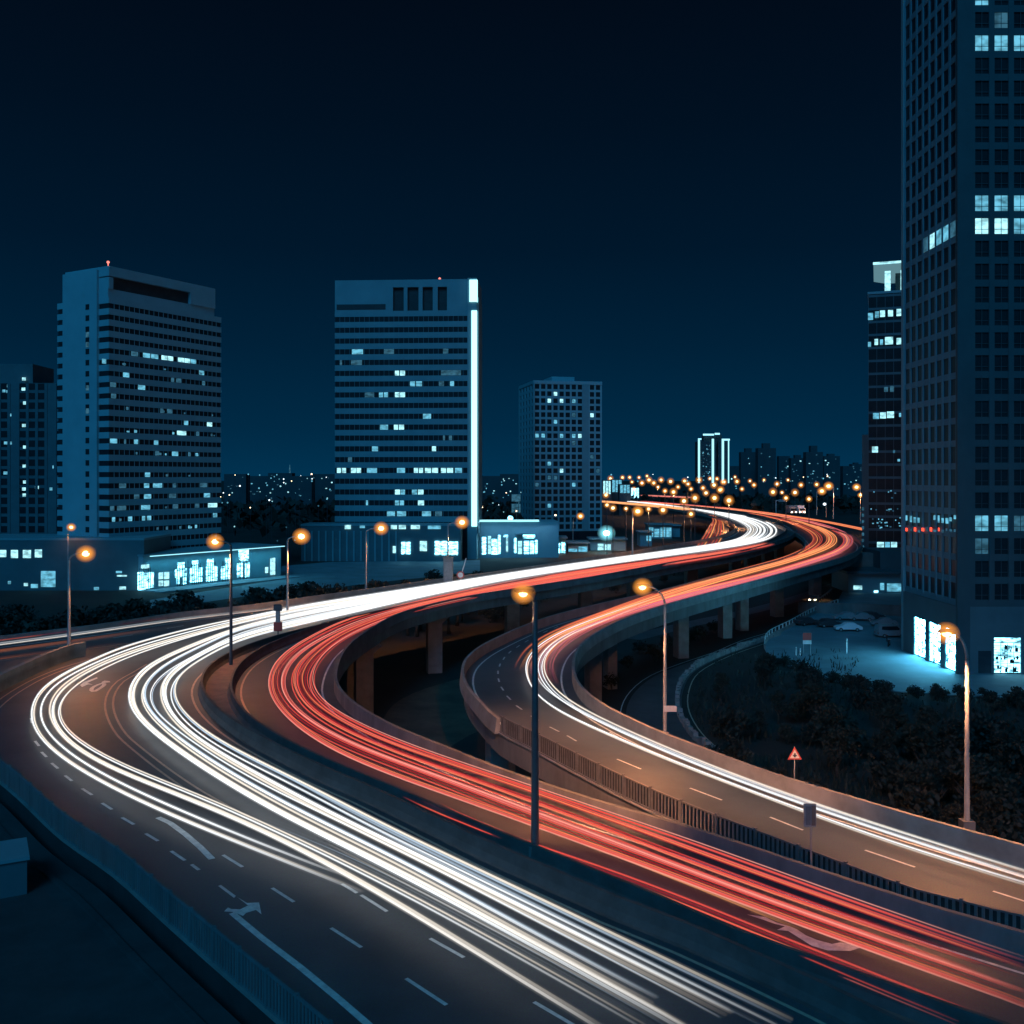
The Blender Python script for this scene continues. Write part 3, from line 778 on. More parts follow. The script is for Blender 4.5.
rampt('broad white trail on the inner side of the ramp loop', W2, 0.45, 4, [WHT, GRY, WHT, WHC], 0.09, 0.2, 1.0, (40, 6), rp_w)
rampt('thin white trail nearest the right parapet of the ramp', W3, 0.22, 3, [GRY, WHT, GRY], 0.06, 0, 0.9, (40, 6), rp_w)
def far_ramp(pix): return pix
O1 = [(529, 668), (533, 656), (543, 645), (560, 633.5), (580, 625.5), (615, 612.5), (640, 603.5), (666, 594.5), (710, 581.5), (747, 571.5), (788, 560.5), (808, 554), (825, 547.5), (832, 541), (828, 533), (811, 525.3), (786, 518), (749, 511.6), (720, 508.4), (680, 504.8), (640, 502), (600, 498.8)]
O2 = [(570, 628), (615, 611), (640, 601.5), (666, 592.5), (710, 579.5), (747, 569.5), (788, 558), (803, 551.5), (813, 546), (818, 540), (814, 533), (800, 526), (778, 519), (749, 512.6)]
O3 = [(546, 684), (539, 671), (541, 658), (552, 645), (571, 631), (615, 614.5), (640, 606), (667, 598), (697, 590.5), (735, 581.5), (772, 572.5), (808, 561.5), (836, 552), (848, 543.5), (846, 535), (831, 528), (808, 521.2), (764, 513.2), (720, 507.6), (690, 505), (640, 501)]
O4 = [(548, 683), (542, 671), (546, 657), (560, 643), (590, 626), (640, 608.5), (697, 593), (735, 583.5), (788, 569), (818, 560), (842, 551.5)]
PUR = ((1.0, 0.22, 0.34), 0.85, 0.7)
ORB = ((1.0, 0.36, 0.12), 1.5, 0.9)
rampt('orange trail on the far lane of the ramp, curling round the distant bend', O1, 2.4, 8, [ORB, ORG, YEL, ORB, RED, YEL], 0.15, 0.0, 1.0, (55, 20))
rampt('red orange trail on the inside of the distant ramp bend', O2, 2.2, 7, [RED, ORG, DRK, ORB, RED], 0.12, 0.0, 0.9, (12, 20))
rampt('pink trail on the near lane of the ramp, out to the distant bend', O3, 2.2, 9, [PNK, PUR, RED, HOT, PUR, ORB], 0.12, 0.0, 0.95, (60, 20))
rampt('purple pink trail nearest the side of the rising ramp', O4, 1.4, 7, [PUR, PNK, PUR, HOT, PUR], 0.10, 0.0, 0.8, (60, 20))
rampt('orange trail running off to the right behind the dark glass tower', [(720, 507.2), (764, 512.3), (793, 516.5), (822, 521), (850, 526.5), (880, 533), (930, 545)], 3.0, 7, [ORG, ORB, RED, ORG, DRK, YEL, RED], 0.16, 0.0, 0.9, (10, 10))
rampt('thin orange trail on the most distant stretch of the road', [(592, 500.6), (620, 503), (650, 505.5), (690, 509.5)], 5.0, 7, [ORB, YEL, ORB, WHC], 0.6, 0.0, 1.2, (20, 20))
rampt('thin pale red trail along the far crest of the road', [(640, 495.3), (670, 496.6), (690, 497.5)], 6.0, 5, [PNK, HOT, RED], 0.8, 0.0, 0.8, (20, 20))
# left branch
prof_l = [(0, .5), (1000, .5)]
rampt('pale grey trail along the far side of the left branch road', [(-200, 669), (-100, 656), (0, 643.5), (60, 635.5), (110, 629), (175, 619), (256, 610), (320, 602)], 0.5, 4, [GRY, WHC, GRY], 0.09, 0.0, 0.75, (10, 30))
rampt('dull red trail on the left branch road beneath the far parapet', [(-200, 664), (-100, 651.5), (0, 640), (60, 632), (110, 625.5), (175, 616)], 0.5, 3, [DRK, ORG, DRK], 0.07, 0.0, 0.5, (10, 30))
rampt('dull orange trail across the left branch road', [(-200, 680), (-100, 664), (0, 651), (60, 643), (110, 636), (150, 630)], 1.3, 5, [((1.0, .28, .12), .35, .5)], 0.08, 0.0, 0.9, (10, 30))
rampt('faint orange trail on the left branch road near the gore wall', [(-200, 694), (-100, 673), (0, 657.5), (40, 652), (70, 648)], 0.9, 4, [((1.0, .30, .13), .3, .5)], 0.08, 0.0, 0.8, (10, 20))

# ------------------------------------------------------------------ slip road beside the far bend, lower road, parking lot
sl_l = PL([(692, 552), (700, 540), (708, 527), (712, 520), (706, 515.5), (694, 512)], D - 0.6, 2)
sl_r = PL([(722, 549), (729, 537), (728, 528), (722, 521), (712, 516), (700, 512.3)], D - 0.6, 2)
tag(MB().prism(sl_l + sl_r[::-1], D - 1.6, D - 0.6).build('slip_road', M['asphalt']), kind='structure')
t = thing('light_trail', 'short red orange trails on the little slip road below the far bend', 'light trail', group='light trails along the roads')
for k in range(7):
    f = 0.12 + 0.11 * k
    pts = []
    for q in range(24):
        a = sl_l[int(q / 23 * (len(sl_l) - 1))]; b_ = sl_r[int(q / 23 * (len(sl_r) - 1))]
        p = a.lerp(b_, f); pts.append(Vector((p.x, p.y, D + 0.1)))
    streak(t, smooth(pts[::4], 2), 0.14, smat(*(ORG, RED, ORB, DRK, ORG, RED, ORB)[k]), 0.55, (10, 20))
lr_l = PL([(775, 632), (745, 641), (717, 653), (690, 662), (655, 676), (635, 692), (626, 712), (632, 742), (655, 775), (700, 812), (760, 850)], 0.02, 2)
lr_r = PL([(782, 636), (752, 646), (724, 656), (694, 672), (683, 691), (683, 712), (699, 738), (724, 758), (762, 785), (810, 812), (870, 840)], 0.02, 2)
lowroad = tag(MB().poly(lr_l + lr_r[::-1], 0.02).build('lower_road', M['asphalt_low']), kind='structure')
stripe(offset(lr_r, 0.7), 0.14, lowroad, 'paint_yellow', z=0.026)
stripe(offset(lr_l, -0.6), 0.12, lowroad, 'paint', z=0.026)
b = MB(); rr = random.Random(5)
for p, tt in along(offset(lr_r, -0.5), 0.55, 0):
    b.obox(p, tt, rr.uniform(0.35, 0.6), rr.uniform(0.35, 0.6), -0.05, rr.uniform(0.35, 0.95))
w_ = b.build('rubble_wall', M['concrete']); tag(w_, 'low rough stone wall along the outside of the lower road bend', 'wall')
far_lane = PL([(640, 640), (700, 625), (760, 612), (800, 601), (840, 587), (870, 575)], 0.024, 3)
st_ = offset(far_lane, 4)
tag(MB().poly(flatz(far_lane, 0.024) + flatz(st_[::-1], 0.024), 0.024).build('street', M['asphalt_low']), kind='structure')

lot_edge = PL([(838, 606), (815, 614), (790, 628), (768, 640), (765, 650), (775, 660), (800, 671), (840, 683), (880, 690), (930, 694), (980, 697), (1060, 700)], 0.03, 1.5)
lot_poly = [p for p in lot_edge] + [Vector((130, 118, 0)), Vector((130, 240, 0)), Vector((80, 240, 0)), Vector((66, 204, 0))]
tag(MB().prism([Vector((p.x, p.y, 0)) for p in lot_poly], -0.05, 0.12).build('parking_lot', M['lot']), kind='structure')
lw = [p for p in lot_edge if p.y > 149]
t = thing('railing', 'pale low railing round the near left rim of the parking lot', 'railing', loc=(lw[0].x, lw[0].y, 0.12))
L0 = [p - Vector((lw[0].x, lw[0].y, 0)) for p in lw]
MB().sweep(flatz(L0, 0), [(-0.12, 0), (-0.12, 0.55), (0.12, 0.55), (0.12, 0)]).build('kerb_wall', M['concrete'], t)
MB().sweep(flatz(L0, 0), [(-0.04, 1.2), (-0.04, 1.3), (0.04, 1.3), (0.04, 1.2)]).build('top_rail', M['sign_white'], t)
for p, tt in along(flatz(L0, 0), 2.2, 0):
    MB().obox(p, tt, 0.5, 0.1, 0.5, 1.2).build('post', M['sign_white'], t)
# far wall of the lot
c0, c1 = P(798, 613, 0), P(905, 617, 0)
b = MB().obox((c0 + c1) / 2, c1 - c0, (c1 - c0).length, 0.3, 0.1, 2.2)
tag(b.build('lot_wall', M['concrete_dark']), 'dark wall along the far end of the parking lot', 'wall')

# ------------------------------------------------------------------ street lamps
def arm_pts(z0, hx, hz, ty=0.0, bend=True):
    pts = []
    for k in range(9):
        a = k / 8 * math.pi / 2
        pts.append(Vector((hx * (1 - math.cos(a)), ty * (1 - math.cos(a)), z0 + (hz - z0) * math.sin(a))))
    return pts
def lamp(label, base, head, r=0.11, power=6000.0, col='steel_pole', arm_start=0.86, base_block=False, lens='sodium', light_col=(1.0, 0.385, 0.145), cat='street lamp', group=None, lens_r=0.2, aim=None, cone=165):
    t = thing('street_lamp', label, cat, loc=base, group=group)
    hx, hz = head.x - base.x, head.z - base.z
    z0 = hz * arm_start
    pole = MB().tube([(0, 0, 0), (0, 0, 0.02), (0, 0, z0 * 0.5), (0, 0, z0)], [r * 1.15, r * 1.1, r * 0.9, r * 0.68], 10)
    pole.build('pole', M[col], t, True)
    MB().tube(arm_pts(z0, hx, hz), r * 0.55, 8).build('arm', M[col], t, True)
    bp = MB().tube([(0, 0, 0.0), (0, 0, 0.05)], r * 2.2, 10)
    if base_block:
        bp.box(-0.28, 0.28, -0.28, 0.28, 0, 0.75)
    bp.build('base', M['concrete_dark'] if base_block else M[col], t)
    s = 1 if hx >= 0 else -1
    hd = MB().ball((hx + s * 0.12, 0, hz + 0.05), 0.48, 0.19, 0.12, 12, 6)
    ho = hd.build('lamp_head', M[col], t, True)
    MB().ball((hx + s * 0.17, 0, hz - 0.06), lens_r * 1.0, lens_r * 0.9, lens_r * 0.8, 14, 8).build('lens', M[lens], ho, True)
    if lens in ('sodium', 'flood'):
        bm_ = M['halo'] if lens == 'sodium' else M['halo_cyan']
        # nested emissive shells, thinning outwards, imitate glow around the lens
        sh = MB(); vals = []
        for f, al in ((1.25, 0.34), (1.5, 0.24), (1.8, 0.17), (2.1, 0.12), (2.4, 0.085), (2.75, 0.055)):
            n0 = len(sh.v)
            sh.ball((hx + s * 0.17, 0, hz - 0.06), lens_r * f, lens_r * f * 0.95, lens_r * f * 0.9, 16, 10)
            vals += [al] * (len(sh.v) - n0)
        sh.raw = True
        bw = sh.build('halo_shells', bm_, ho, True)
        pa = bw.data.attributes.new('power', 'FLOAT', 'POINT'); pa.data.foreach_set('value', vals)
    if power:
        li = bpy.data.lights.new('lamp_light', 'SPOT')
        li.energy = power * 0.42; li.color = light_col; li.shadow_soft_size = 0.15
        li.spot_size = R(cone); li.spot_blend = 0.5
        lo = bpy.data.objects.new('lamp_light', li); COL.objects.link(lo)
        lo.location = (hx + s * 0.17, 0, hz - 0.1 - lens_r * 2.6)
        lo.parent = t
        if aim: lo.rotation_euler = Vector(aim).to_track_quat('-Z', 'Y').to_euler()
    return t
def lamp_px(label, bx, by, hx, hy, zb=D, **k):
    b_ = P(bx, by, zb)
    return lamp(label, b_, at(hx, hy, b_.y), **k)
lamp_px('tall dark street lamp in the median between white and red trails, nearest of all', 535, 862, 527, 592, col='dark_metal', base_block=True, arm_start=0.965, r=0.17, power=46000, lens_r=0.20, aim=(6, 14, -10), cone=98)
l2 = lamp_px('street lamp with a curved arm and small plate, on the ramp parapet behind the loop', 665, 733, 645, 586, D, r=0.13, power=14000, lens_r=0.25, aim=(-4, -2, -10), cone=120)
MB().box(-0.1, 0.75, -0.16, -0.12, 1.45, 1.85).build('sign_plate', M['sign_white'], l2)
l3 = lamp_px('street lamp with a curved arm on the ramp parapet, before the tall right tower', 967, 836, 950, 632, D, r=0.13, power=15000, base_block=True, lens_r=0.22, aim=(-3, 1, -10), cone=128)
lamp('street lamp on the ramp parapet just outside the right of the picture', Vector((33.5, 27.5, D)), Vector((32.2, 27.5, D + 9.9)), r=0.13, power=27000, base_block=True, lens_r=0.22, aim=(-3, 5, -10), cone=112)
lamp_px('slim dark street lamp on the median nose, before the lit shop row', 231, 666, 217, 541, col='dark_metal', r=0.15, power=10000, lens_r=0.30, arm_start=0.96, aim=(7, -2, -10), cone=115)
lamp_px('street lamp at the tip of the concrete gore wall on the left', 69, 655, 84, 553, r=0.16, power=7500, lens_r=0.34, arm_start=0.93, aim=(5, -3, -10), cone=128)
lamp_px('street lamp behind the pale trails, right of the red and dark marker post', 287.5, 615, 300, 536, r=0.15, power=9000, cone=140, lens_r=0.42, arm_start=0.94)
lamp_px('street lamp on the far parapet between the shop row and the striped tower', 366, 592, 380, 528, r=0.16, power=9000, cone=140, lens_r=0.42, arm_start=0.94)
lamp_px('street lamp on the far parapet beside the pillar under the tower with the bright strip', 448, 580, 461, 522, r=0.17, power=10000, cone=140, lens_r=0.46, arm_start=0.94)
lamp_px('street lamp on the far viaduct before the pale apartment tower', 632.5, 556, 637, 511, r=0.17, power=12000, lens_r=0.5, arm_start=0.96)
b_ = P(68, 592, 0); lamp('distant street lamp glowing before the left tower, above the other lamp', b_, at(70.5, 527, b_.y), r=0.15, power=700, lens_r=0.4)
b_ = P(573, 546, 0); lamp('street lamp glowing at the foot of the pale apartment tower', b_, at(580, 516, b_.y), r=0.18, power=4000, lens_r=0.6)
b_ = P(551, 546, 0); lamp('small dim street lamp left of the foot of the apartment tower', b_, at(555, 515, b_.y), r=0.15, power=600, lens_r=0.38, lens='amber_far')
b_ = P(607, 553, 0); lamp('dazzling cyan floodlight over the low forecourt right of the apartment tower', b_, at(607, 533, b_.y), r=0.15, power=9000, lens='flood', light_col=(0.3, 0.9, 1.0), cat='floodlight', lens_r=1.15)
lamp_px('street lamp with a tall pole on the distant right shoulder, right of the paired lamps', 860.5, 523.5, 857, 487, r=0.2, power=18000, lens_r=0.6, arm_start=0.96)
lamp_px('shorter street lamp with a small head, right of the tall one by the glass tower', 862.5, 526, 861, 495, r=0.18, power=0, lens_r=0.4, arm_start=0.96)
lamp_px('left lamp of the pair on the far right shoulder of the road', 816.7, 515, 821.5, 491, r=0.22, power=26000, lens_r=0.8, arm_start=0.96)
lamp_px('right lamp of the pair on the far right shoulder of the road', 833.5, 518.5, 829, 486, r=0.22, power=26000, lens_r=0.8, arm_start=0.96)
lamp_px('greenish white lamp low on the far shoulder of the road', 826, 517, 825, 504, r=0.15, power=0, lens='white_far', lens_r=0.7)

far_heads = [(777, 484, 1.6), (773, 492, 2), (801, 485, 1.6), (795, 492.5, 1.8), (816.7, 484.5, 1.5), (809, 499, 1.3), (750, 481, 1.2), (754, 485, 1.5), (737, 481.5, 1.6), (724, 482, 1.7), (729, 500.5, 2.3), (720, 490, 1.8),
             (610.5, 478.6, 1.6), (622.5, 477.5, 1.3), (629.6, 477.4, 1.2), (639, 477.5, 1.1), (647, 476, 1), (649, 480, 1.8), (642, 483, 1.7), (653.7, 483, 1.7), (661, 480, 1.7), (670.6, 481.5, 1.8), (673.5, 492, 1.9), (684.5, 481, 1.6), (688, 484, 1.6), (699, 480, 1.8),
             (665, 491, 1.4), (684, 501, 1.8), (695, 498, 2.1), (714.5, 498, 2.1), (714, 485, 2), (721, 489.5, 1.7), (723, 482, 1.6), (613, 508, 1.5), (648.6, 509, 1.3), (663, 510, 2.1), (626, 508.6, 1), (607, 505, 1.2), (691, 514, 1.6), (782, 492.5, 1), (786, 498, 1.3), (606, 495, 1.5), (710, 478.5, 1.2), (703, 488, 1.5), (717, 478.8, 1.3), (735, 477, 1),
             (495, 480, 1.5), (501, 478.5, 1.1), (512, 481, 1.4), (485, 480, 1), (307, 482, 1.3), (325, 481.5, 1.8), (291, 483, 1), (634, 489, 1.2), (658, 487, 1.2), (678, 487, 1.3), (691, 489, 1.3), (706, 493, 1.6), (742, 489, 1.2), (764, 480, 1.0), (788, 480, 1.0), (618, 484, 1.1), (632, 482, 1.1)]
proto_far = None
for i, (hx, hy, s) in enumerate(far_heads):
    y = min(7600.0 / max(hy - HY, 0.4), 1150.0) if hy > 479 else 1150.0
    y = max(y, 330.0)
    hd = at(hx, hy, y)
    z0 = 0.0
    lit_far = hy > 483.5 and i % 2 == 0 and hx > 600
    t = thing('street_lamp', 'one of the orange street lamps clustered along the far roads under the skyline', 'street lamp', loc=(hd.x, hd.y, 0), group='distant orange street lamps')
    MB().tube([(0, 0, 0), (0, 0, hd.z)], 0.14, 6).build('pole', M['dark_metal'], t)
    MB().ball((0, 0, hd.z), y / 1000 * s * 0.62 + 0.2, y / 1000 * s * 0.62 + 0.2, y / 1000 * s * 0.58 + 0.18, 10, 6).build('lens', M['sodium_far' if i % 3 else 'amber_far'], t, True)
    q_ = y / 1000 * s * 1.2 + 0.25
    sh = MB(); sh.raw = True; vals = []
    for f, al in ((0.7, 0.26), (0.95, 0.16), (1.25, 0.09), (1.6, 0.05)):  # emissive shells drawn as a halo around the distant lens
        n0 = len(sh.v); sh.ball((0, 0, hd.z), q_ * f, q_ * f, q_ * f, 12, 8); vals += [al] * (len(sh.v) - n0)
    bw = sh.build('halo_shells', M['halo'], t, True)
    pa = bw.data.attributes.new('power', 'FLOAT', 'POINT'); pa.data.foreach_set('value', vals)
    if lit_far:
        li = bpy.data.lights.new('lamp_light', 'SPOT'); li.energy = 30000; li.color = (1.0, 0.385, 0.145); li.shadow_soft_size = 0.3
        li.spot_size = R(150); li.spot_blend = 0.5
        lo = bpy.data.objects.new('lamp_light', li); COL.objects.link(lo); lo.location = (0, 0, hd.z - q_ - 0.1); lo.parent = t

# ------------------------------------------------------------------ buildings
def on_face(o, ax, nrm_sign=1):
    pass
class Face:
    """a vertical plane: origin, unit direction along it; hit() turns a pixel into (distance along, height)"""
    def __init__(self, o, d):
        self.o = Vector((o[0], o[1], 0)); self.d = Vector((d[0], d[1], 0)).normalized()
    def hit(self, px, py):
        a = (px - CX) / F
        # o.x + s d.x = a (o.y + s d.y)
        s = (a * self.o.y - self.o.x) / (self.d.x - a * self.d.y)
        y = self.o.y + s * self.d.y
        return s, CAM_H - (py - HY) * y / F

def building(label, origin, dirx, name='office_tower', cat='building', group=None):
    d = Vector((dirx[0], dirx[1], 0)).normalized()
    t = thing(name, label, cat, loc=(origin[0], origin[1], 0), rz=math.atan2(d.y, d.x), group=group)
    return t, Face(origin, d)

def lit(parent, x0, x1, z0, z1, m, y=-0.06, name='lit_window', axis='x'):
    if axis == 'x':
        return MB().box(x0, x1, y, y + 0.05, z0, z1).build(name, M[m], parent)
    return MB().box(y, y + 0.05, x0, x1, z0, z1).build(name, M[m], parent)

# --- striped tower on the left (two faces seen on its corner)
T1, f1 = building('left office tower with light horizontal bands, blank end wall and dark slot under its roof', (-94.7, 235), (0.5, 0.866), 'office_tower')
PITCH, TOPB = 2.65, 68.6
w = MB()
w.box(0.12, 34.9, 0.12, 18.8, 0, TOPB - 0.02)
w.build('core', M['glass'], T1)
bands = MB()
k = 0; floors1 = []
z = TOPB
while z > 6:
    bands.box(-0.05, 35.05, -0.05, 19.0, z - 1.45, z)
    floors1.append((z - PITCH, z - 1.45))
    z -= PITCH
for z0, z1 in floors1:
    for q in range(1, 24):
        bands.box(q * 1.45 - 0.04, q * 1.45 + 0.04, -0.02, 0.1, z0 + 0.003, z1 - 0.003)
bands.build('wall', M['facade_pale'], T1)
tw = MB()
tw.box(-0.6, 3.0, 3.6, 16.2, 0, 75.3)
tw.build('end_wall', M['facade_pale'], T1)
tb = MB()
tb.box(0.0, 33.0, 0.35, 16.0, TOPB + 0.003, 70.6); tb.box(0.0, 1.2, 0.0, 16.0, 70.6, 73.3); tb.box(24.6, 33, 0.0, 16.0, 70.6, 73.6); tb.box(0, 33, 0, 16, 73.6, 75.9)
tb.build('roof_block', M['facade_pale'], T1)
MB().box(1.2, 24.6, 0.9, 1.0, 70.6, 73.6).build('louvre', M['louver'], T1)
for z0, z1 in floors1[:24]:
    MB().box(-0.66, -0.56, 6.3, 7.6, z0 + 0.1, z1 + 0.2).build('window', M['glass'], T1)
def lit_row(parent, face, floors, spec, unit=1.1):
    for px0, px1, py, m in spec:
        s0, zz = face.hit(px0, py); s1, _ = face.hit(px1, py)
        fl = min(floors, key=lambda q: abs((q[0] + q[1]) / 2 - zz))
        lit(parent, s0, s1, fl[0] + 0.05, fl[1] - 0.05, m)
lit_row(T1, f1, floors1, [(131, 138, 354, 'lit_dim'), (143, 150, 356, 'lit'), (151, 158, 357, 'lit'), (161.5, 167, 359.5, 'lit_bright'), (167.6, 173, 360, 'lit_bright'), (178, 184, 361.5, 'lit_bright'), (184.6, 190, 362, 'lit_bright'), (190.6, 196, 363, 'lit'),
    (102, 106, 362, 'lit'), (123, 129, 378, 'lit'), (199, 204, 376, 'lit'), (138, 145, 390, 'lit'), (171, 174, 382, 'lit_dim'), (176, 181, 383, 'lit_dim'), (202, 205, 385, 'lit_dim'), (110, 116, 389, 'lit_dim'), (111, 116, 397, 'lit_dim'),
    (160, 163, 413, 'lit_dim'), (167, 172, 414, 'lit_dim'), (184, 188, 425, 'lit'), (207, 212, 427, 'lit_bright'), (177, 186, 434, 'lit_bright'), (196, 199, 435, 'lit_dim'), (110, 117, 444, 'lit'), (124, 126, 445, 'lit_dim'), (134, 138, 446, 'lit'), (154, 158, 445, 'lit'),
    (172, 178, 456, 'lit'), (155, 159, 456, 'lit_dim'), (188, 190, 457, 'lit_dim'), (145, 150, 477, 'lit'), (153, 162, 486, 'lit'), (144, 149, 489, 'lit'), (119, 126, 490, 'lit_dim'), (200, 207, 487, 'lit_dim'), (173, 176, 487, 'lit_dim'), (134, 139, 501, 'lit_dim'), (144, 151, 500, 'lit'), (169, 176, 500, 'lit_dim'), (204, 210, 499, 'lit'),
    (110, 114, 509, 'lit_dim'), (117, 126, 511, 'lit_dim'), (141, 150, 509, 'lit'), (173, 178, 509, 'lit_dim'), (195, 199, 509, 'lit_dim'), (208, 217, 507, 'lit_bright'), (112, 115, 523, 'lit'), (128, 132, 522, 'lit'), (142, 145, 521, 'lit'), (147, 151, 521, 'lit'), (213, 217, 520, 'lit')])
rl = random.Random(31)
for q in range(34):
    fl = floors1[rl.choice((5, 9, 11, 13, 15, 17, 18, 19, 20, 20, 21, 21, 22))]; s = rl.uniform(1, 33)
    lit(T1, s, s + rl.uniform(0.3, 0.8), fl[0] + 0.15, fl[0] + rl.uniform(0.5, 1.0), rl.choice(('lit_dim', 'lit_dim', 'lit')))
for py in (334, 344, 387, 410):
    lit(T1, 6.4, 7.4, CAM_H - (py - HY) * 0.239 - 0.9, CAM_H - (py - HY) * 0.239 + 0.3, 'lit_dim', -0.72, axis='y')
MB().tube([(6, 8, 75.9), (6, 8, 78.5)], 0.12, 6).ball((6, 8, 78.7), 0.35, 0.35, 0.35).build('beacon', M['red_beacon'], T1)

# --- its podium with the shop row
Pd, fp = building('low shop building with a row of brightly lit windows below the left tower', (-84.8, 230.0), (22, 32.6), 'shop_building')
fs_, _ = fp.hit(281, 560)
MB().box(0, fs_, 0, 26, 0, 7.9).build('wall', M['facade_pale'], Pd)
MB().box(-0.15, fs_ + 0.15, -0.15, 26.1, 7.9, 8.3).build('roof_edge', M['facade_grey'], Pd)
def fshop(face, parent, px0, px1, py0, py1, m, name='shop_window', y=-0.08):
    s0, z1 = face.hit((px0 + px1) / 2, py0); _, z0 = face.hit((px0 + px1) / 2, py1)
    a, _ = face.hit(px0, py0); c, _ = face.hit(px1, py0)
    return lit(parent, a, c, max(z0, 0.05), z1, m, y, name)
for a in [(137.5, 145.5, 572, 590, 'shop'), (146, 153.5, 572, 588, 'shop'), (158.5, 163, 572.5, 579, 'lit_bright'), (164, 169, 572, 579, 'lit_bright'), (158.5, 163, 580.5, 586, 'lit_bright'), (164, 169, 580.5, 586, 'lit_bright'),
          (175, 186.5, 569, 577, 'shop'), (176.5, 179.5, 577.5, 584, 'shop'), (183, 186, 577.5, 584, 'shop'), (177.5, 184.5, 562.5, 568.6, 'shop'),
          (190, 202, 568, 582, 'shop'), (192, 198, 560.5, 567.6, 'shop'), (206, 217, 566.5, 581, 'shop'), (207, 213.5, 559, 566, 'shop'), (221, 232, 566, 579, 'shop'), (225, 229.5, 558, 565.6, 'shop'),
          (238.5, 248.5, 550, 561, 'shop'), (237, 242.5, 563, 577, 'shop'), (245, 249.5, 562.5, 577, 'shop'), (265, 268, 567, 573, 'lit_bright'), (270, 275, 558, 575, 'lit_bright')]:
    fshop(fp, Pd, *a)
for px in (139.5, 141.5, 143.5, 148, 150, 177, 179.5, 182, 184.5, 191.8, 194, 196, 198, 200, 207.8, 210, 212.2, 214.5, 222.5, 225, 227.4, 230, 240, 243.5, 246.5):
    s0, z1 = fp.hit(px, 566); _, z0 = fp.hit(px, 588)
    MB().box(s0 - .09, s0 + .09, -0.16, -0.1, max(0.1, z0), 5.3).build('window_post', M['facade_dark'], Pd)
fshop(fp, Pd, 141, 149, 564.5, 568.5, 'lit_bright', 'sign')
MB().box(0, fs_, -7.0, -0.3, 0.0, 0.25).build('forecourt', M['lot'], Pd)
def added_washer(parent, x0, x1, y, z, energy, name='facade_light', tilt=0.0, size_y=0.4, col=(0.12, 0.68, 1.0)):  # area lamp added to brighten a podium wall
    li = bpy.data.lights.new(name, 'AREA'); li.shape = 'RECTANGLE'
    li.size = x1 - x0; li.size_y = size_y; li.energy = energy; li.color = col
    lo = bpy.data.objects.new(name, li); COL.objects.link(lo)
    lo.location = ((x0 + x1) / 2, y, z); lo.rotation_euler = (tilt, 0, 0); lo.parent = parent
    return lo
MB().box(0.5, fs_ - 0.5, -2.0, -1.7, 7.95, 8.12).build('added_light_rail', M['outline'], Pd)
added_washer(Pd, 0.5, fs_ - 0.5, -1.85, 7.9, 1700, tilt=R(-25))  # added lamp and rail, put in to light this wall and forecourt
Pl, fl_ = building('long dark low building with four lit square windows at the far left', (-140, 231), (1, 0.0), 'low_building')
MB().box(0, 55, 0, 18, 0, 11.6).build('wall', M['facade_dark'], Pl)
MB().box(-0.1, 55.1, -0.12, 18, 11.6, 12.1).build('roof_edge', M['facade_grey'], Pl)
for a in [(0, 6.3, 550, 557, 'lit_bright'), (11, 18, 550, 558, 'lit_bright'), (23, 31, 550, 558, 'lit_bright'), (35, 42, 549.5, 557.5, 'lit_bright'), (41, 55.5, 571, 587, 'lit'), (8, 11, 581, 584, 'lit'), (24, 28, 583, 586, 'lit_bright'), (31, 38, 584, 588, 'lit'), (94, 99, 587, 590, 'lit'), (117, 127, 575, 576.5, 'lit_bright'), (119.5, 126, 586.5, 589.5, 'lit_bright'), (116, 122, 571, 573, 'lit')]:
    fshop(fl_, Pl, *a, name='lit_window')

plz = [P(x, y, 0) for x, y in [(282, 566), (330, 562), (480, 560), (480, 572), (400, 580), (330, 588), (262, 594), (150, 610), (150, 600), (278, 580)]]
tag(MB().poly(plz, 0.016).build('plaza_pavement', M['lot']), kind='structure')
# --- residential slab at the left edge
T0, f0 = building('dark apartment block at the left edge of the picture, with scattered lit windows', (-168, 310), (1, 0.02), 'apartment_block')
MB().box(0, 32, 0, 18, 0, 55.5).box(0, 18.8, 1, 16, 55.5, 61.5).box(32, 36.5, 1.5, 18, 0, 52.5).build('wall', M['facade_dark'], T0)
MB().box(36.6, 41, 3, 18, 0, 50.3).build('wing', M['facade_dark'], T0)
pr = MB()
for q in range(10):
    pr.box(2.95 + q * 2.85, 3.8 + q * 2.85, -0.16, -0.002, 1.0, 55.3)
pr.build('pier', M['facade_dark'], T0)
for fl in range(18):
    for q0, q1 in ((0, 3), (5, 7), (9, 10)):
        MB().box(1 + q0 * 2.85, 2.9 + q1 * 2.85, -0.06, -0.01, 3.2 + fl * 2.95, 5.2 + fl * 2.95).build('window_row', M['glass'], T0)
for px, py in ((24, 379), (23.5, 389), (25, 403), (24, 425.5), (25, 447), (24.5, 466), (25, 482), (24, 489), (24.5, 495), (37, 487.5)):
    fshop(f0, T0, px - 1.8, px + 1.8, py - 1.5, py + 1.5, 'lit_bright', 'lit_window')
for px, py in ((8, 391.5), (8.5, 386), (4, 391), (8, 443), (10, 415), (8, 473), (5.5, 443), (10.5, 443), (5, 473), (51, 489), (54, 467)):
    fshop(f0, T0, px - 1.4, px + 1.4, py - 1.4, py + 1.4, 'lit', 'lit_window')

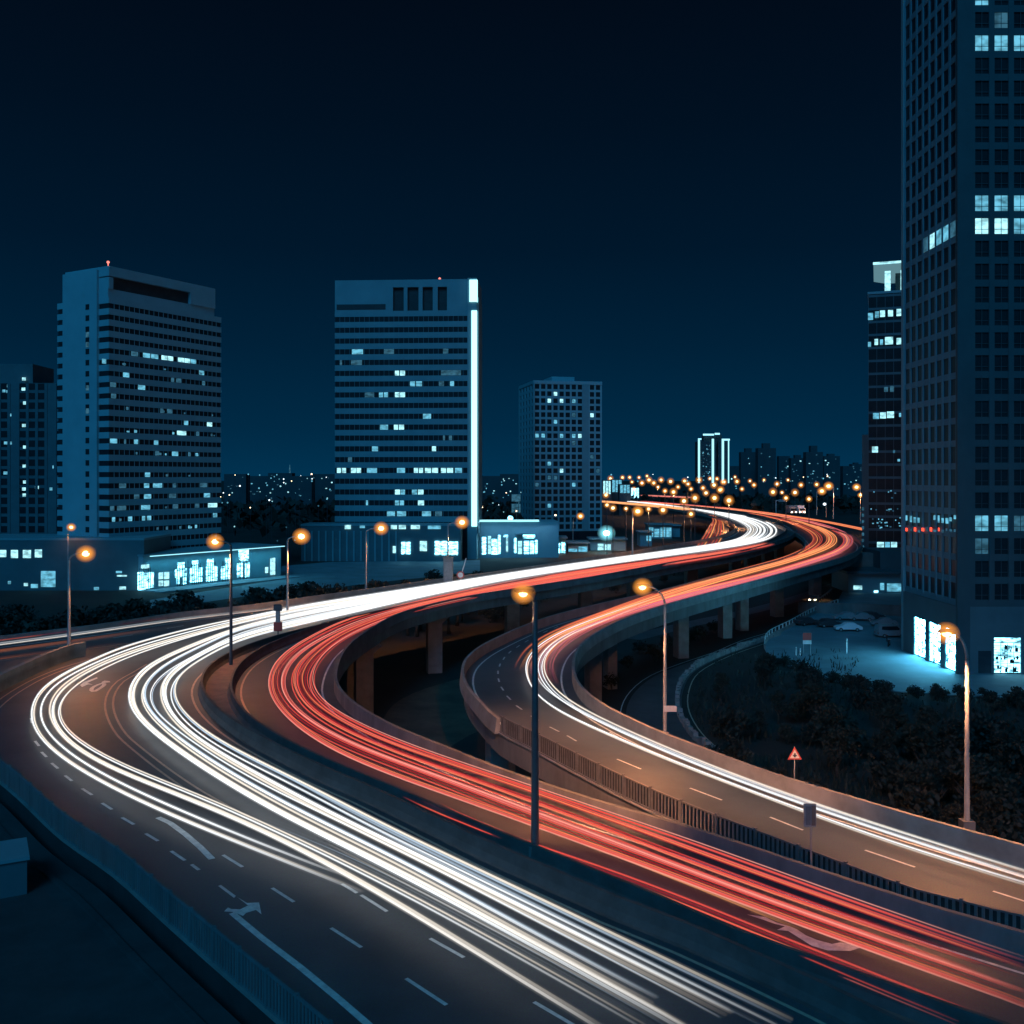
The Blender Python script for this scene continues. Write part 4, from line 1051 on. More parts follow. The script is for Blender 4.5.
# --- middle striped tower with the bright vertical strip
T2, f2 = building('middle office tower with dark window bands and a glowing vertical strip on its right edge', (-57.2, 323), (45.1, -2.6), 'office_tower')
WX = 46.0
MB().box(0.1, 43.0, 0.1, 22, 0, 79.8).build('core', M['glass'], T2)
bands = MB(); floors2 = []
z = 79.8
while z > 11:
    bands.box(-0.04, 43.0, -0.04, 22.1, z - 1.8, z)
    floors2.append((z - 3.48, z - 1.8)); z -= 3.48
for z0, z1 in floors2:
    for q in range(1, 27):
        bands.box(q * 1.6 - 0.04, q * 1.6 + 0.04, 0.0, 0.09, z0 + 0.003, z1 - 0.003)
bands.build('wall', M['facade_grey'], T2)
MB().box(43.0, WX, -0.25, 18, 0, 90.0).build('corner_pier', M['facade_grey'], T2)
top = MB()
xs = [(18.9, 22.4), (23.6, 27.2), (28.5, 31.8), (33.4, 36.4)]
x = 0.0
for a, c in xs:
    top.box(x, a, 0.0, 22, 79.8, 89.8); x = c
top.box(x, 43.0, 0, 22, 79.8, 89.8)
for a, c in xs:
    top.box(a, c, 0.0, 22, 87.4, 89.8)
top.build('roof_block', M['facade_grey'], T2)
for a, c in xs:
    MB().box(a, c, 1.2, 1.3, 79.8, 87.4).build('louvre', M['louver'], T2)
MB().box(0.6, 16.5, -0.12, 0.0, 80.3, 82.0).build('slot', M['louver'], T2)
lit_row(T2, f2, floors2, [(352, 363, 354.5, 'lit'), (384, 394, 354.5, 'lit_dim'), (443, 448, 349, 'lit_dim'), (340, 342, 362, 'lit_dim'), (351, 362, 361, 'lit_dim'), (395, 399, 378, 'lit_bright'), (400, 405, 378, 'lit_bright'), (441, 461, 378, 'lit_dim'),
    (365, 374, 390, 'lit_dim'), (379, 383, 389.5, 'lit'), (384, 388, 389.5, 'lit'), (395, 399.5, 389.5, 'lit_bright'), (400, 405, 389.5, 'lit_bright'), (410, 415, 389, 'lit'), (416, 422, 389, 'lit'), (439, 444, 388, 'lit_dim'), (450, 454, 388, 'lit'), (423, 431, 418, 'lit'),
    (380, 388, 430, 'lit'), (394, 398, 430, 'lit_bright'), (399, 404, 430, 'lit_bright'), (443, 445, 437, 'lit_dim'), (449, 452, 437, 'lit_dim'), (372, 378, 447, 'lit'), (432, 436, 447, 'lit_bright'), (348, 352, 459, 'lit_dim'),
    (337, 341, 472, 'lit_bright'), (342, 346, 472, 'lit_bright'), (351, 356, 472, 'lit_bright'), (356.6, 361, 472, 'lit_bright'), (367, 377, 472, 'lit'), (397, 405, 473, 'lit'), (414, 418, 472, 'lit_bright'), (419, 423, 472, 'lit_bright'), (425, 431, 472, 'lit_bright'), (432, 438, 472, 'lit_bright'), (441, 446, 472, 'lit_bright'), (447, 453, 472, 'lit_bright'), (455, 462, 472, 'lit'),
    (395, 400, 488, 'lit_bright'), (400.6, 405, 488, 'lit'), (412, 417, 488, 'lit'), (418, 423.5, 488, 'lit_bright'), (395, 399, 497.5, 'lit'), (399.8, 404, 497.5, 'lit'), (418, 424, 497.5, 'lit_bright'), (366, 368, 504, 'lit'), (387, 395, 515, 'lit'), (397, 406, 515, 'lit'), (422, 431, 516, 'lit'), (435, 442, 516, 'lit_dim')])
fin = MB().box(44.35, 46.05, -0.6, 0.6, 10.5, 79.6).build('light_strip', M['fin'], T2)
MB().box(43.7, 46.2, -0.75, 0.75, 82.4, 89.4).build('light_box', M['fin'], T2)
MB().box(46.003, 46.5, 0.9, 14, 8, 84).build('side_wall', M['facade_grey'], T2)
MB().tube([(33, 8, 89.8), (33, 8, 91.4)], 0.12, 6).ball((33, 8, 91.6), 0.4, 0.4, 0.4).build('beacon', M['red_beacon'], T2)

# podium of the middle tower, left part
P2, fp2 = building('grey podium with lit square windows under the middle tower', (-66, 313), (1, -0.03), 'podium_building')
MB().box(0, 50, 0, 12, 0, 11.0).build('wall', M['facade_dark'], P2)
MB().box(-0.1, 50.1, -0.15, 12.1, 11.0, 11.6).build('roof_edge', M['facade_grey'], P2)
for q in range(14):
    MB().box(1 + q * 2.2, 1.5 + q * 2.2, -0.3, 0, 0, 9.5).build('column', M['facade_grey'], P2)
for a in [(345, 351, 525, 529, 'lit_bright'), (360, 365, 525.5, 528, 'lit'), (391, 397, 525, 529, 'lit_bright'), (399, 406, 525, 529, 'lit_bright'), (411, 420, 525, 529, 'lit_bright'), (428, 441, 525.5, 529, 'lit')]:
    fshop(fp2, P2, *a, name='lit_window', y=-0.4)
for a in [(393, 396, 546, 553, 'lit_bright'), (401.5, 405.6, 542, 554, 'shop'), (406.2, 410.5, 542, 554, 'shop'), (420, 427, 541, 551, 'lit_bright'), (435, 440.8, 541, 555, 'shop'), (441.4, 447.4, 541, 555, 'shop'), (449, 458, 541.5, 555, 'shop')]:
    fshop(fp2, P2, *a, name='lit_window', y=-0.4)
# podium right part: bright display windows
P3, fp3 = building('pale flat podium with tall bright display windows right of the glowing strip', (-13.2, 325), (1, 0.06), 'podium_building')
MB().box(0, 28.5, 0, 16, 0, 11.8).build('wall', M['facade_pale'], P3)
MB().box(-0.1, 22, -0.3, -0.05, 11.8, 12.4).build('roof_light', M['outline'], P3)
for a in [(473, 476, 541, 550, 'shop'), (482, 486, 537, 554.5, 'shop'), (488, 491, 536, 554, 'lit_bright'), (491.6, 497.4, 539, 554.5, 'shop'), (498, 500.6, 535, 554, 'shop'), (503.5, 508, 535, 537, 'shop'), (506, 508, 537.5, 552, 'lit_bright'), (514, 516.4, 538, 553, 'shop'), (518, 522, 541, 554, 'lit_bright'), (523, 535, 534.5, 538.4, 'shop'), (524, 529, 541, 554, 'shop'), (530, 534, 541, 554, 'shop'), (535, 537.5, 540, 554, 'shop')]:
    fshop(fp3, P3, *a, name='display_window')
MB().box(0.5, 22, -2.2, -1.9, 11.85, 12.0).build('added_light_rail', M['outline'], P3)
added_washer(P3, 0.5, 27, -2.05, 11.8, 900, tilt=R(-25), col=(0.35, 0.68, 1.0))  # lamp and rail added here too, to brighten the podium front
MB().box(14.4, 18.8, -1.6, -0.1, 7.6, 8.0).build('canopy', M['facade_pale'], P3)
MB().ball((12.7, 0, 12.9), 0.9, 0.6, 0.9).build('lit_globe', M['shop'], P3)

# --- generic grid facade
def grid_face(parent, name, w, h0, floors, pitch, cols, pier, span, m, axis='x', sgn=1, y0=0.0, depth=0.35, x0=0.0):
    """piers and spandrels proud of a glass core; axis x: the face lies at y=y0, axis y: at x=y0"""
    b = MB()
    cw = w / cols
    def bx(a0, a1, z0, z1, d):
        lo, hi = sorted((y0, y0 - sgn * d))
        if axis == 'x': b.box(a0, a1, lo, hi, z0, z1)
        else: b.box(lo, hi, a0, a1, z0, z1)
    for c in range(cols + 1):
        a = x0 + c * cw
        bx(a - pier / 2, a + pier / 2, h0, h0 + floors * pitch, depth + 0.06)
    for k in range(floors + 1):
        bx(x0 - pier / 2, x0 + w + pier / 2, h0 + k * pitch - span / 2, h0 + k * pitch + span / 2, depth)
    return b.build(name, M[m], parent)

# --- pale apartment tower
T3, f3 = building('pale apartment tower with a grid of small windows right of the glowing strip', (9.2, 420), (28.6, 6.0), 'apartment_tower')
MB().box(0, 29.3, 0, 28, 0, 66.0).build('wall', M['glass'], T3)
grid_face(T3, 'facade', 29.3, 4.0, 21, 2.95, 11, 0.75, 0.95, 'facade_pale', depth=0.2)
grid_face(T3, 'facade', 28, 4.0, 21, 2.95, 5, 2.9, 1.2, 'facade_pale', axis='y', y0=0.0, sgn=1, depth=0.2)
MB().box(-0.42, 29.75, -0.42, 28, 65.6, 67.0).box(9, 19, 5, 20, 67.0, 69.3).build('roof', M['facade_pale'], T3)
MB().box(21.0, 23.8, -0.5, -0.27, 4, 65.5).build('stair_strip', M['facade_grey'], T3)
for px, py, m in ((553, 395, 'lit_bright'), (548, 402, 'lit'), (551, 402.5, 'lit_bright'), (562, 402, 'lit_bright'), (573.5, 403.5, 'lit'), (590, 415.5, 'lit_bright'), (575, 416, 'lit_dim'), (555.5, 421.5, 'lit'), (536, 437.5, 'lit'), (541, 438, 'lit'), (563, 438, 'lit'), (571, 438, 'lit'), (577, 439, 'lit_bright'), (575, 442, 'lit_dim'), (552, 466, 'lit'), (563, 468, 'lit_bright'), (537, 483, 'lit_dim'), (551, 477, 'lit_dim'), (558, 478, 'lit_dim'), (571, 484, 'lit'), (547, 504, 'lit'), (600, 468, 'lit_dim'), (585, 490, 'lit_dim'), (592, 455, 'lit_dim')):
    s, zz = f3.hit(px, py); cwid = 29.3 / 11
    c = int(s / cwid); k = int((zz - 4.0) / 2.95)
    if 0 <= c < 11:
        lit(T3, c * cwid + 0.6, (c + 1) * cwid - 0.6, 4 + k * 2.95 + 0.65, 4 + (k + 1) * 2.95 - 0.65, m, -0.1)

# --- tall dark tower at the right
T4, f4 = building('tall dark tower with a square window grid filling the right edge, shops at its foot', (58.9, 132), (1, 0), 'office_tower')
H4 = 122.0
MB().box(0.2, 40, 0.2, 18.6, 0.12, H4).build('core', M['glass'], T4)
MB().box(-0.16, 1.5, -0.16, 0.36, 0.12, H4 + 0.5).build('corner_pier', M['facade_shaded'], T4)
MB().box(-0.14, 1.0, 18.2, 19.0, 0.12, H4 + 0.5).build('corner_pier', M['facade_grey'], T4)
grid_face(T4, 'facade', 35.84, 9.45, 37, 3.02, 14, 0.72, 0.92, 'facade_shaded', x0=1.86, y0=0.2, depth=0.2)  # darker than the side grid, with the shade put into its colour
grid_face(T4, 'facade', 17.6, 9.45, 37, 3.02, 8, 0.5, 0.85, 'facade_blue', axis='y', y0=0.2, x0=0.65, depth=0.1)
mg = MB()
for k in range(37):
    for q in range(14):
        a = 1.86 + q * 2.56
        mg.box(a + 1.25, a + 1.31, 0.03, 0.09, 9.45 + k * 3.02 + 0.46, 9.45 + (k + 1) * 3.02 - 0.46)
        mg.box(a + 0.36, a + 2.2, 0.035, 0.085, 9.45 + k * 3.02 + 1.05, 9.45 + k * 3.02 + 1.11)
mg.build('mullion', M['facade_shaded'], T4)
base = MB()
base.box(1.5, 40, -0.1, 0.2, 5.0, 9.0)
base.box(-0.12, 0.2, 0.37, 18.2, 5.75, 9.0)
for a, c in ((0.37, 0.55), (3.7, 5.3), (8.9, 10.3), (14.2, 18.2)):
    base.box(-0.12, 0.2, a, c, 0.12, 5.75)
for a, c in ((1.5, 4.7), (8.25, 9.1), (13.5, 14.4), (19.0, 40)):
    base.box(a, c, -0.1, 0.2, 0.12, 5.0)
base.build('base_wall', M['facade_dark'], T4)
for a, c in ((0.6, 3.7), (5.3, 8.9), (10.3, 14.2)):
    MB().box(0.05, 0.12, a, c, 0.35, 5.7).build('display_window', M['shop_side'], T4)
MB().box(4.75, 8.2, 0.02, 0.1, 0.3, 4.2).build('display_window', M['shop'], T4)
MB().box(4.75, 8.2, -0.04, 0.05, 4.32, 4.9).build('shop_sign', M['shop'], T4)
MB().box(9.15, 13.4, 0.02, 0.1, 0.3, 4.9).build('display_window', M['shop'], T4)
rd_ = random.Random(17)
for a, c in ((0.6, 3.7), (5.3, 8.9), (10.3, 14.2)):
    it = MB()
    for q in range(1, 3): it.box(-0.02, 0.03, a + (c - a) * q / 3 - 0.03, a + (c - a) * q / 3 + 0.03, 0.35, 5.7)
    for z in (1.9, 3.6): it.box(-0.025, 0.028, a, c, z - 0.03, z + 0.03)
    for q in range(26):
        y, z, w_, h_ = rd_.uniform(a + .3, c - .3), rd_.choice((0.4, 0.9, 1.96, 2.4, 3.66, 4.1)), rd_.uniform(.1, .3), rd_.uniform(.2, .75)
        it.box(0.032, 0.046, y - w_ / 2, y + w_ / 2, z, z + h_)
    it.build('display_shelf', M['glass_teal'], T4)
it = MB()
for q in range(1, 4): it.box(4.75 + q * .86 - .03, 4.75 + q * .86 + .03, -0.03, 0.015, 0.3, 4.2)
for z in (1.5, 3.0): it.box(4.75, 8.2, -0.035, 0.012, z - .03, z + .03)
for q in range(34):
    x, z, w_, h_ = rd_.uniform(5, 8), rd_.choice((0.35, 0.8, 1.55, 2.0, 3.05, 3.4)), rd_.uniform(.1, .35), rd_.uniform(.15, .6)
    it.box(x - w_ / 2, x + w_ / 2, -0.01, 0.008, z, z + h_)
it.build('display_shelf', M['glass_teal'], T4)
MB().box(2.6, 4.3, -0.16, -0.1, 0.3, 3.2).build('door', M['glass_teal'], T4)
for px, py, m in ((981, 7.5, 'lit'), (999, 9, 'lit_dim'), (981, 54, 'lit'), (1001, 53, 'lit'), (1021, 53, 'lit'), (982, 193, 'lit'), (1001, 192, 'lit'), (1019, 193, 'lit'), (982, 217, 'lit_bright'), (1001, 217, 'lit_bright'), (1019, 217, 'lit'), (983, 528, 'lit'), (1002, 528, 'lit'), (1021, 528, 'lit_dim'), (983, 545, 'lit_dim')):
    s, zz = f4.hit(px, py)
    c = round((s - 1.86) / 2.56 - 0.5); k = round((zz - 9.45) / 3.02 - 0.5)
    lit(T4, 1.86 + c * 2.56 + 0.42, 1.86 + (c + 1) * 2.56 - 0.42, 9.45 + k * 3.02 + 0.5, 9.45 + (k + 1) * 3.02 - 0.5, m, 0.1)
fl4 = Face((58.9, 132), (0, 1))
for px, py, m in ((930.5, 236, 'lit_bright'), (938, 231, 'lit'), (947.5, 226, 'lit'), (954, 223, 'lit_dim'), (926, 240, 'lit_dim')):
    s, zz = fl4.hit(px, py)
    k = round((zz - 9.45) / 3.02 - 0.5); c = round((s - 0.65) / 2.2 - 0.5)
    lit(T4, 0.65 + c * 2.2 + 0.3, 0.65 + (c + 1) * 2.2 - 0.3, 9.45 + k * 3.02 + 0.5, 9.45 + (k + 1) * 3.02 - 0.5, m, 0.08, axis='y')
# lit band of small lights on the left face, white above and red below
rb = random.Random(3)
for px in range(908, 957, 4):
    for (py, mm, hh) in ((519 + rb.uniform(-2, 2), 'lit', rb.uniform(0.5, 1.0)), (530 + rb.uniform(-1.5, 1.5), 'taillight' if rb.random() < .62 else 'lit_dim', rb.uniform(0.3, 0.6))):
        s, zz = fl4.hit(px, py)
        if rb.random() < 0.82:
            lit(T4, s - rb.uniform(0.2, 0.5), s + rb.uniform(0.1, 0.4), zz - hh / 2, zz + hh / 2, mm, -0.22, 'band_light', axis='y')

# --- dark glass tower behind it
T5, f5 = building('slim dark glass tower with a lit flared crown, half hidden behind the tall right tower', (90.9, 255), (1, -0.365), 'glass_tower')
MB().box(0, 34, 0, 24, 0, 72.8).build('wall', M['glass'], T5)
mg = MB()
for q in range(18):
    mg.box(q * 2 - 0.05, q * 2 + 0.05, -0.1, 0, 0, 72.8)
for k in range(22):
    mg.box(0, 34, -0.07, 0, 3 + k * 3.3 - 0.3, 3 + k * 3.3 + 0.3)
mg.build('mullion', M['facade_dark'], T5)
MB().box(-0.2, 34.2, -0.2, 24, 72.8, 73.4).build('roof_edge', M['facade_grey'], T5)
cr = MB()
cr.add([(4.4, 2, 78.9), (34, 2, 78.9), (34, 20, 78.9), (4.4, 20, 78.9), (1.2, -1.0, 80.0), (36, -1.0, 80.6), (36, 22, 80.6), (1.2, 22, 80.0)], [(0, 3, 2, 1), (4, 5, 6, 7), (0, 1, 5, 4), (1, 2, 6, 5), (2, 3, 7, 6), (3, 0, 4, 7)])
crm = glow('crown_light', (0.40, 0.85, 1.0), 0.28)
MB().box(1.1, 36.1, -1.16, -1.02, 80.05, 80.66).build('crown_edge', M['lit_bright'], T5)
M['crown'] = crm
cr.build('crown', crm, T5)
for a in (4.6, 8.4, 12):
    MB().box(a - 0.7, a + 0.7, 2.2, 3.4, 73.4, 78.9).build('crown_post', M['lit_bright'], T5)
MB().box(6.5, 34, 6, 18, 73.4, 78.9).build('crown_wall', M['glass_teal'], T5)
for px0, px1, py0, py1, m in ((868, 873, 313, 320, 'lit'), (875, 879, 311.5, 318, 'lit'), (880, 885, 310.5, 317, 'lit_bright'), (888, 893, 310, 316.5, 'lit_bright'), (896.5, 902, 309, 316, 'lit_bright'), (868, 871, 342, 347, 'lit'), (874.5, 878, 339, 345, 'lit_bright'), (880, 883, 339.5, 345, 'lit'), (885, 893, 337, 344.5, 'lit_bright'), (896.5, 902, 338, 344.5, 'lit_bright'),
        (884, 888, 387, 392, 'lit_dim'), (890, 894, 386, 392, 'lit_dim'), (873, 879, 413, 419, 'lit'), (880, 886, 412.5, 418.5, 'lit_bright'), (887, 894, 411.5, 418, 'lit_bright'), (899, 902, 413, 417, 'lit'), (872, 878, 446.5, 452.5, 'lit_bright'), (893, 895, 450, 453, 'lit_dim'), (897.5, 900, 459, 461.5, 'lit'), (877, 884, 542, 549.5, 'lit_bright'), (885, 890, 542, 549.5, 'lit'), (891, 897, 542, 549.5, 'lit_bright'), (881, 887, 555, 568, 'shop'), (888, 893, 555, 568, 'shop'), (894, 902, 555, 568, 'shop')):
    fshop(f5, T5, px0, px1, py0, py1, m, 'lit_window', -0.14)
for k in range(34):
    px, py = rb.uniform(870, 902), rb.choice((492, 498, 510, 510, 519, 523, 527)) + rb.uniform(-1.5, 1.5)
    fshop(f5, T5, px - 0.5, px + rb.uniform(0.5, 1.6), py - 0.6, py + 0.6, rb.choice(('lit_dim', 'lit', 'lit')), 'lit_window', -0.14)
T6, f6 = building('plain blue grey block just left of the dark glass tower', (105.0, 300), (1, -0.36), 'office_block')
MB().box(0, 10, 0, 20, 0, 39).build('wall', M['facade_dark'], T6)
for k in range(8):
    MB().box(-0.05, 0.6, -0.1, -0.02, 3 + k * 1.9, 3.9 + k * 1.9).build('lit_window', M['lit_dim'], T6)

# low complex at the foot of the glass tower
T7, f7 = building('low teal building with a glazed front behind the parking lot', (76.0, 226), (1, -0.05), 'low_building')
MB().box(0, 26, 0, 14, 0, 4.4).build('wall', M['facade_grey'], T7)
MB().box(-0.6, 26, -1.2, 14, 4.4, 5.0).build('roof', M['facade_dark'], T7)
MB().box(9, 27, 6, 20, 5.0, 9.0).build('upper_wall', M['facade_dark'], T7)
for a in [(853.5, 862, 585.5, 589.5, 'lit_bright'), (874, 878, 590.5, 592.5, 'shop'), (880, 884, 583, 590, 'lit'), (887, 902, 583.5, 591.5, 'lit')]:
    fshop(f7, T7, *a, name='lit_window', y=-0.1)
# wall and stair tower where the ramp meets the ground
T8, f8 = building('pale concrete abutment block under the outer bend of the ramp', (77, 236), (1, 0.1), 'abutment')
MB().box(0, 9, 0, 3, 0, 8.2).box(9.0, 12, 0.5, 3, 0, 6.2).build('wall', M['concrete'], T8)
for q in range(9):
    MB().box(q * 1.1 + 0.2, q * 1.1 + 0.32, -2.2, -2.1, 0, 1.6).build('post', M['steel_pole'], T8)

# --- distant skyline
def far_block(px0, px1, ytop, dist, label, seed, name='distant_building', group='dark buildings on the far skyline', lits=10, m='facade_far', top=None):
    a, c = at(px0, ytop, dist), at(px1, ytop, dist)
    t = thing(name, label, 'building', loc=(a.x, a.y, 0), group=group)
    w_, h = c.x - a.x, a.z
    b = MB().box(0, w_, 0, max(12, w_ * 0.6), 0, h)
    if top: b.box(w_ * 0.3, w_ * 0.7, 2, 10, h, h + top)
    b.build('wall', M[m], t)
    r_ = random.Random(seed)
    s = dist / 1000.0
    for _ in range(lits):
        x, z = r_.uniform(0.05, 0.9) * w_, r_.uniform(0.15, 0.95) * h
        MB().box(x, x + s * r_.uniform(0.7, 1.6), -0.4, -0.1, z, z + s * r_.uniform(0.6, 1.2)).build('lit_window', M[r_.choice(('lit_dim', 'lit', 'lit_dim', 'lit_bright'))], t)
    return t
TT = thing('twin_tower', 'distant pair of towers outlined in cyan light on the horizon', 'building', loc=(at(698, 478, 1200).x, 1200, 0))
k_ = 1.2
MB().box(0, 22, 0, 20, 0, 70).box(24, 38, 0, 20, 0, 72).box(8, 30, 6, 18, 66, 78).build('wall', M['facade_far'], TT)
for x0, x1, z0, z1 in ((0, 2.2, 20, 72), (16.5, 19, 20, 73), (28.5, 31, 20, 73), (36, 37.2, 20, 72), (0, 4, 72, 73.5), (6, 14, 77, 79), (12, 19, 77, 79), (20, 26, 78, 80), (30, 38, 71, 73)):
    MB().box(x0, x1, -0.8, -0.2, z0, z1).build('outline_strip', M['outline'], TT)
for _ in range(34):
    x, z = rb.uniform(4, 15), rb.uniform(22, 66)
    MB().box(x, x + 1.2, -0.5, -0.2, z, z + 1.2).build('lit_window', M[rb.choice(('lit', 'lit_dim'))], TT)
for i, (a, c, y, dd, n_, tp) in enumerate([(741, 757, 452, 1300, 5, 5), (758, 776, 448, 1250, 8, 6), (779, 790, 456, 1350, 12, 0), (791, 806, 458, 1300, 10, 4), (806, 823, 452, 1250, 14, 8), (824, 840, 456, 1300, 14, 3), (843, 852, 466, 1350, 5, 0), (852, 862, 464, 1350, 10, 2), (730, 741, 466, 1400, 3, 0)]):
    far_block(a, c, y, dd, ('dark far tower block dotted with tiny lit windows left of the glass tower'), 40 + i, lits=n_, top=tp)
for i, (a, c, y, dd, n_) in enumerate([(224, 246, 474, 800, 6), (246, 268, 476, 850, 7), (268, 292, 473, 820, 7), (292, 312, 476, 780, 5), (312, 336, 474, 820, 6), (482, 500, 476, 760, 6), (500, 522, 474, 820, 6)]):
    far_block(a, c, y, dd, 'far low building on the horizon between the office towers', 80 + i, 'distant_building', 'low buildings on the horizon between towers', n_)
for i, (a, c, y0, y1, dd, m) in enumerate([(603, 611, 481, 494, 700, 'lit_bright'), (612, 622, 480, 492, 720, 'lit'), (631, 639, 488, 498, 900, 'shop'), (620, 630, 485, 493, 700, 'lit')]):
    A, B = at(a, y0, dd), at(c, y1, dd)
    t = thing('lit_building', ('bright cyan lit hall far off, leftmost at the head of the road', 'taller dim cyan hall far off, second of the row at the head of the road', 'small white glowing building nearest the head of the road', 'dim blue block between the glowing halls far off')[i], 'building', loc=(A.x, dd, 0))
    MB().box(-0.4, B.x - A.x + 0.4, 0.2, 12, 0, A.z + 0.6).build('wall', M['facade_far'], t)
    for q in range(3):
        x0 = (B.x - A.x) * q / 3
        MB().box(x0 + 0.2, x0 + (B.x - A.x) / 3 - 0.3, -0.05, 0.19, B.z, A.z).build('lit_front', M[m], t)
# low lit buildings right of the apartment tower
lows = [(556, 566, 541, 553, 340, 'shop', 'small pinkish lit kiosk at the right end of the podium'), (568, 588, 546, 553, 350, 'lit', 'low dim teal shop left of the floodlit forecourt'), (590, 626, 542, 553, 358, 'lit_bright', 'floodlit petrol station canopy beneath the dazzling floodlight'),
        (648, 672, 527, 537, 430, 'lit', 'teal glowing low hall beyond the far viaduct'), (664, 680, 528, 537, 440, 'lit_dim', 'dim teal hall right of the glowing one beyond the viaduct'), (640, 652, 535, 541, 380, 'lit', 'tiny lit hut left of the teal glowing hall')]
for a, c, y0, y1, dd, m, lab in lows:
    A, B = at(a, y0, dd), at(c, y1, dd)
    w_ = B.x - A.x
    t = thing('low_shop', lab, 'building', loc=(A.x, dd, 0))
    MB().box(0, w_, 0.2, 9, 0, A.z + 0.9).box(-0.5, w_ + 0.5, -1.2, 9.2, A.z + 0.9, A.z + 1.4).build('wall', M['facade_grey'], t)
    n_ = max(2, int(w_ / 2.4))
    for q in range(n_):
        if rb.random() < 0.25: continue
        MB().box(w_ * q / n_ + 0.2, w_ * (q + 1) / n_ - 0.3, 0.0, 0.18, max(0.2, B.z), A.z - rb.uniform(0, 1)).build('shop_window', M[m], t)
# board with two pale panels left of the apartment tower
bd = thing('billboard', 'tall post with two pale grid panels left of the apartment tower', 'billboard', loc=(at(513, 520, 400).x, 400, 0))
MB().box(1.2, 1.6, 0, 0.3, 0, at(513, 497, 400).z).build('post', M['steel_pole'], bd)
for (y0, y1) in ((494.5, 501.5), (504, 512.5)):
    MB().box(-0.5, 3.0, -0.2, -0.02, at(0, y1, 400).z, at(0, y0, 400).z).build('panel', M['lit_dim'], bd)
    MB().box(-0.7, 3.2, -0.02, 0.1, at(0, y1, 400).z - 0.2, at(0, y0, 400).z + 0.2).build('frame', M['facade_grey'], bd)
# spire on the horizon
sp = thing('mast', 'thin pale mast on the horizon between the two office towers', 'mast', loc=(at(291, 478, 900).x, 895, 0))
MB().tube([(0, 0, 0), (0, 0, 33), (0, 0, 38)], [1.0, 0.7, 0.2], 6).build('mast_shaft', M['lit_dim'], sp)
for i in range(70):
    pass

# ------------------------------------------------------------------ trees and hedges
def leaf_cloud(seed, rx, ry, rz, n, leaf):
    r_ = random.Random(seed); b = MB(); b.raw = True
    lobes = []
    for _ in range(9):
        a = r_.uniform(0, 6.283); e = r_.uniform(-0.5, 1.0); q = r_.uniform(0.25, 0.8)
        lobes.append((Vector((math.cos(a) * rx * q * math.cos(e * 1.2), math.sin(a) * ry * q * math.cos(e * 1.2), rz * 0.75 * e)), r_.uniform(0.32, 0.55)))
    for i in range(n):
        c, s = lobes[r_.randrange(len(lobes))]
        d = Vector((r_.gauss(0, 1), r_.gauss(0, 1), r_.gauss(0, 1))).normalized() * (r_.random() ** 0.45)
        p = c + Vector((d.x * rx * s, d.y * ry * s, d.z * rz * s))
        u = Vector((r_.gauss(0, 1), r_.gauss(0, 1), r_.gauss(0, 1))).normalized()
        v = u.orthogonal().normalized(); w = u.cross(v)
        L = leaf * r_.uniform(0.6, 1.4)
        b.add([p - v * L - w * L * 0.5, p + v * L - w * L * 0.5, p + v * L * 0.7 + w * L * 0.6, p - v * L * 0.6 + w * L * 0.5], [(0, 1, 2, 3)])
    return b
def make_tree(seed, m):
    t = thing('tree', '', 'tree')
    r_ = random.Random(seed)
    tr = MB().tube([(0, 0, 0), (0.05, 0.02, 0.9), (0.0, 0.08, 1.9), (0.04, 0, 2.6)], [0.17, 0.14, 0.10, 0.05], 7)
    for k in range(6):
        a = r_.uniform(0, 6.28); z = r_.uniform(1.0, 2.1)
        tr.tube([(0.03, 0.03, z), (math.cos(a) * 0.5, math.sin(a) * 0.5, z + 0.5), (math.cos(a) * 1.0, math.sin(a) * 1.0, z + 1.1)], [0.07, 0.05, 0.02], 5)
    tr.build('trunk', M['bark'], t, True)
    cb_ = leaf_cloud(seed, 1.75, 1.75, 1.5, 900, 0.13)
    cb_.build('crown', M[m], t, loc=(0, 0, 2.9))
    return t
def make_bush(seed, m):
    t = thing('bush', '', 'bush')
    st = MB()
    r_ = random.Random(seed)
    for k in range(5):
        a = r_.uniform(0, 6.28)
        st.tube([(0, 0, 0), (math.cos(a) * 0.3, math.sin(a) * 0.3, 0.5), (math.cos(a) * 0.6, math.sin(a) * 0.6, 1.1)], [0.05, 0.035, 0.015], 5)
    st.build('stem', M['bark'], t)
    cb_ = leaf_cloud(seed + 50, 1.5, 1.5, 1.0, 650, 0.11)
    cb_.build('foliage', M[m], t, loc=(0, 0, 0.95))
    return t
protos_t = [make_tree(1, 'leaf_dark'), make_tree(2, 'leaf_mid'), make_tree(3, 'leaf_dark')]
protos_b = [make_bush(11, 'leaf_dark'), make_bush(12, 'leaf_mid')]
used = {}
def place(kind, i, x, y, z, s, label, group, sz=1.0):
    ps = protos_t if kind == 't' else protos_b
    p = ps[i % len(ps)]
    o = p if p.name not in used else copy_tree(p)
    used[p.name] = 1
    o.location = (x, y, z); o.rotation_euler = (0, 0, rt.uniform(0, 6.28)); o.scale = (s, s, s * sz)
    o['label'] = label; o['group'] = group
    return o
rt = random.Random(21)
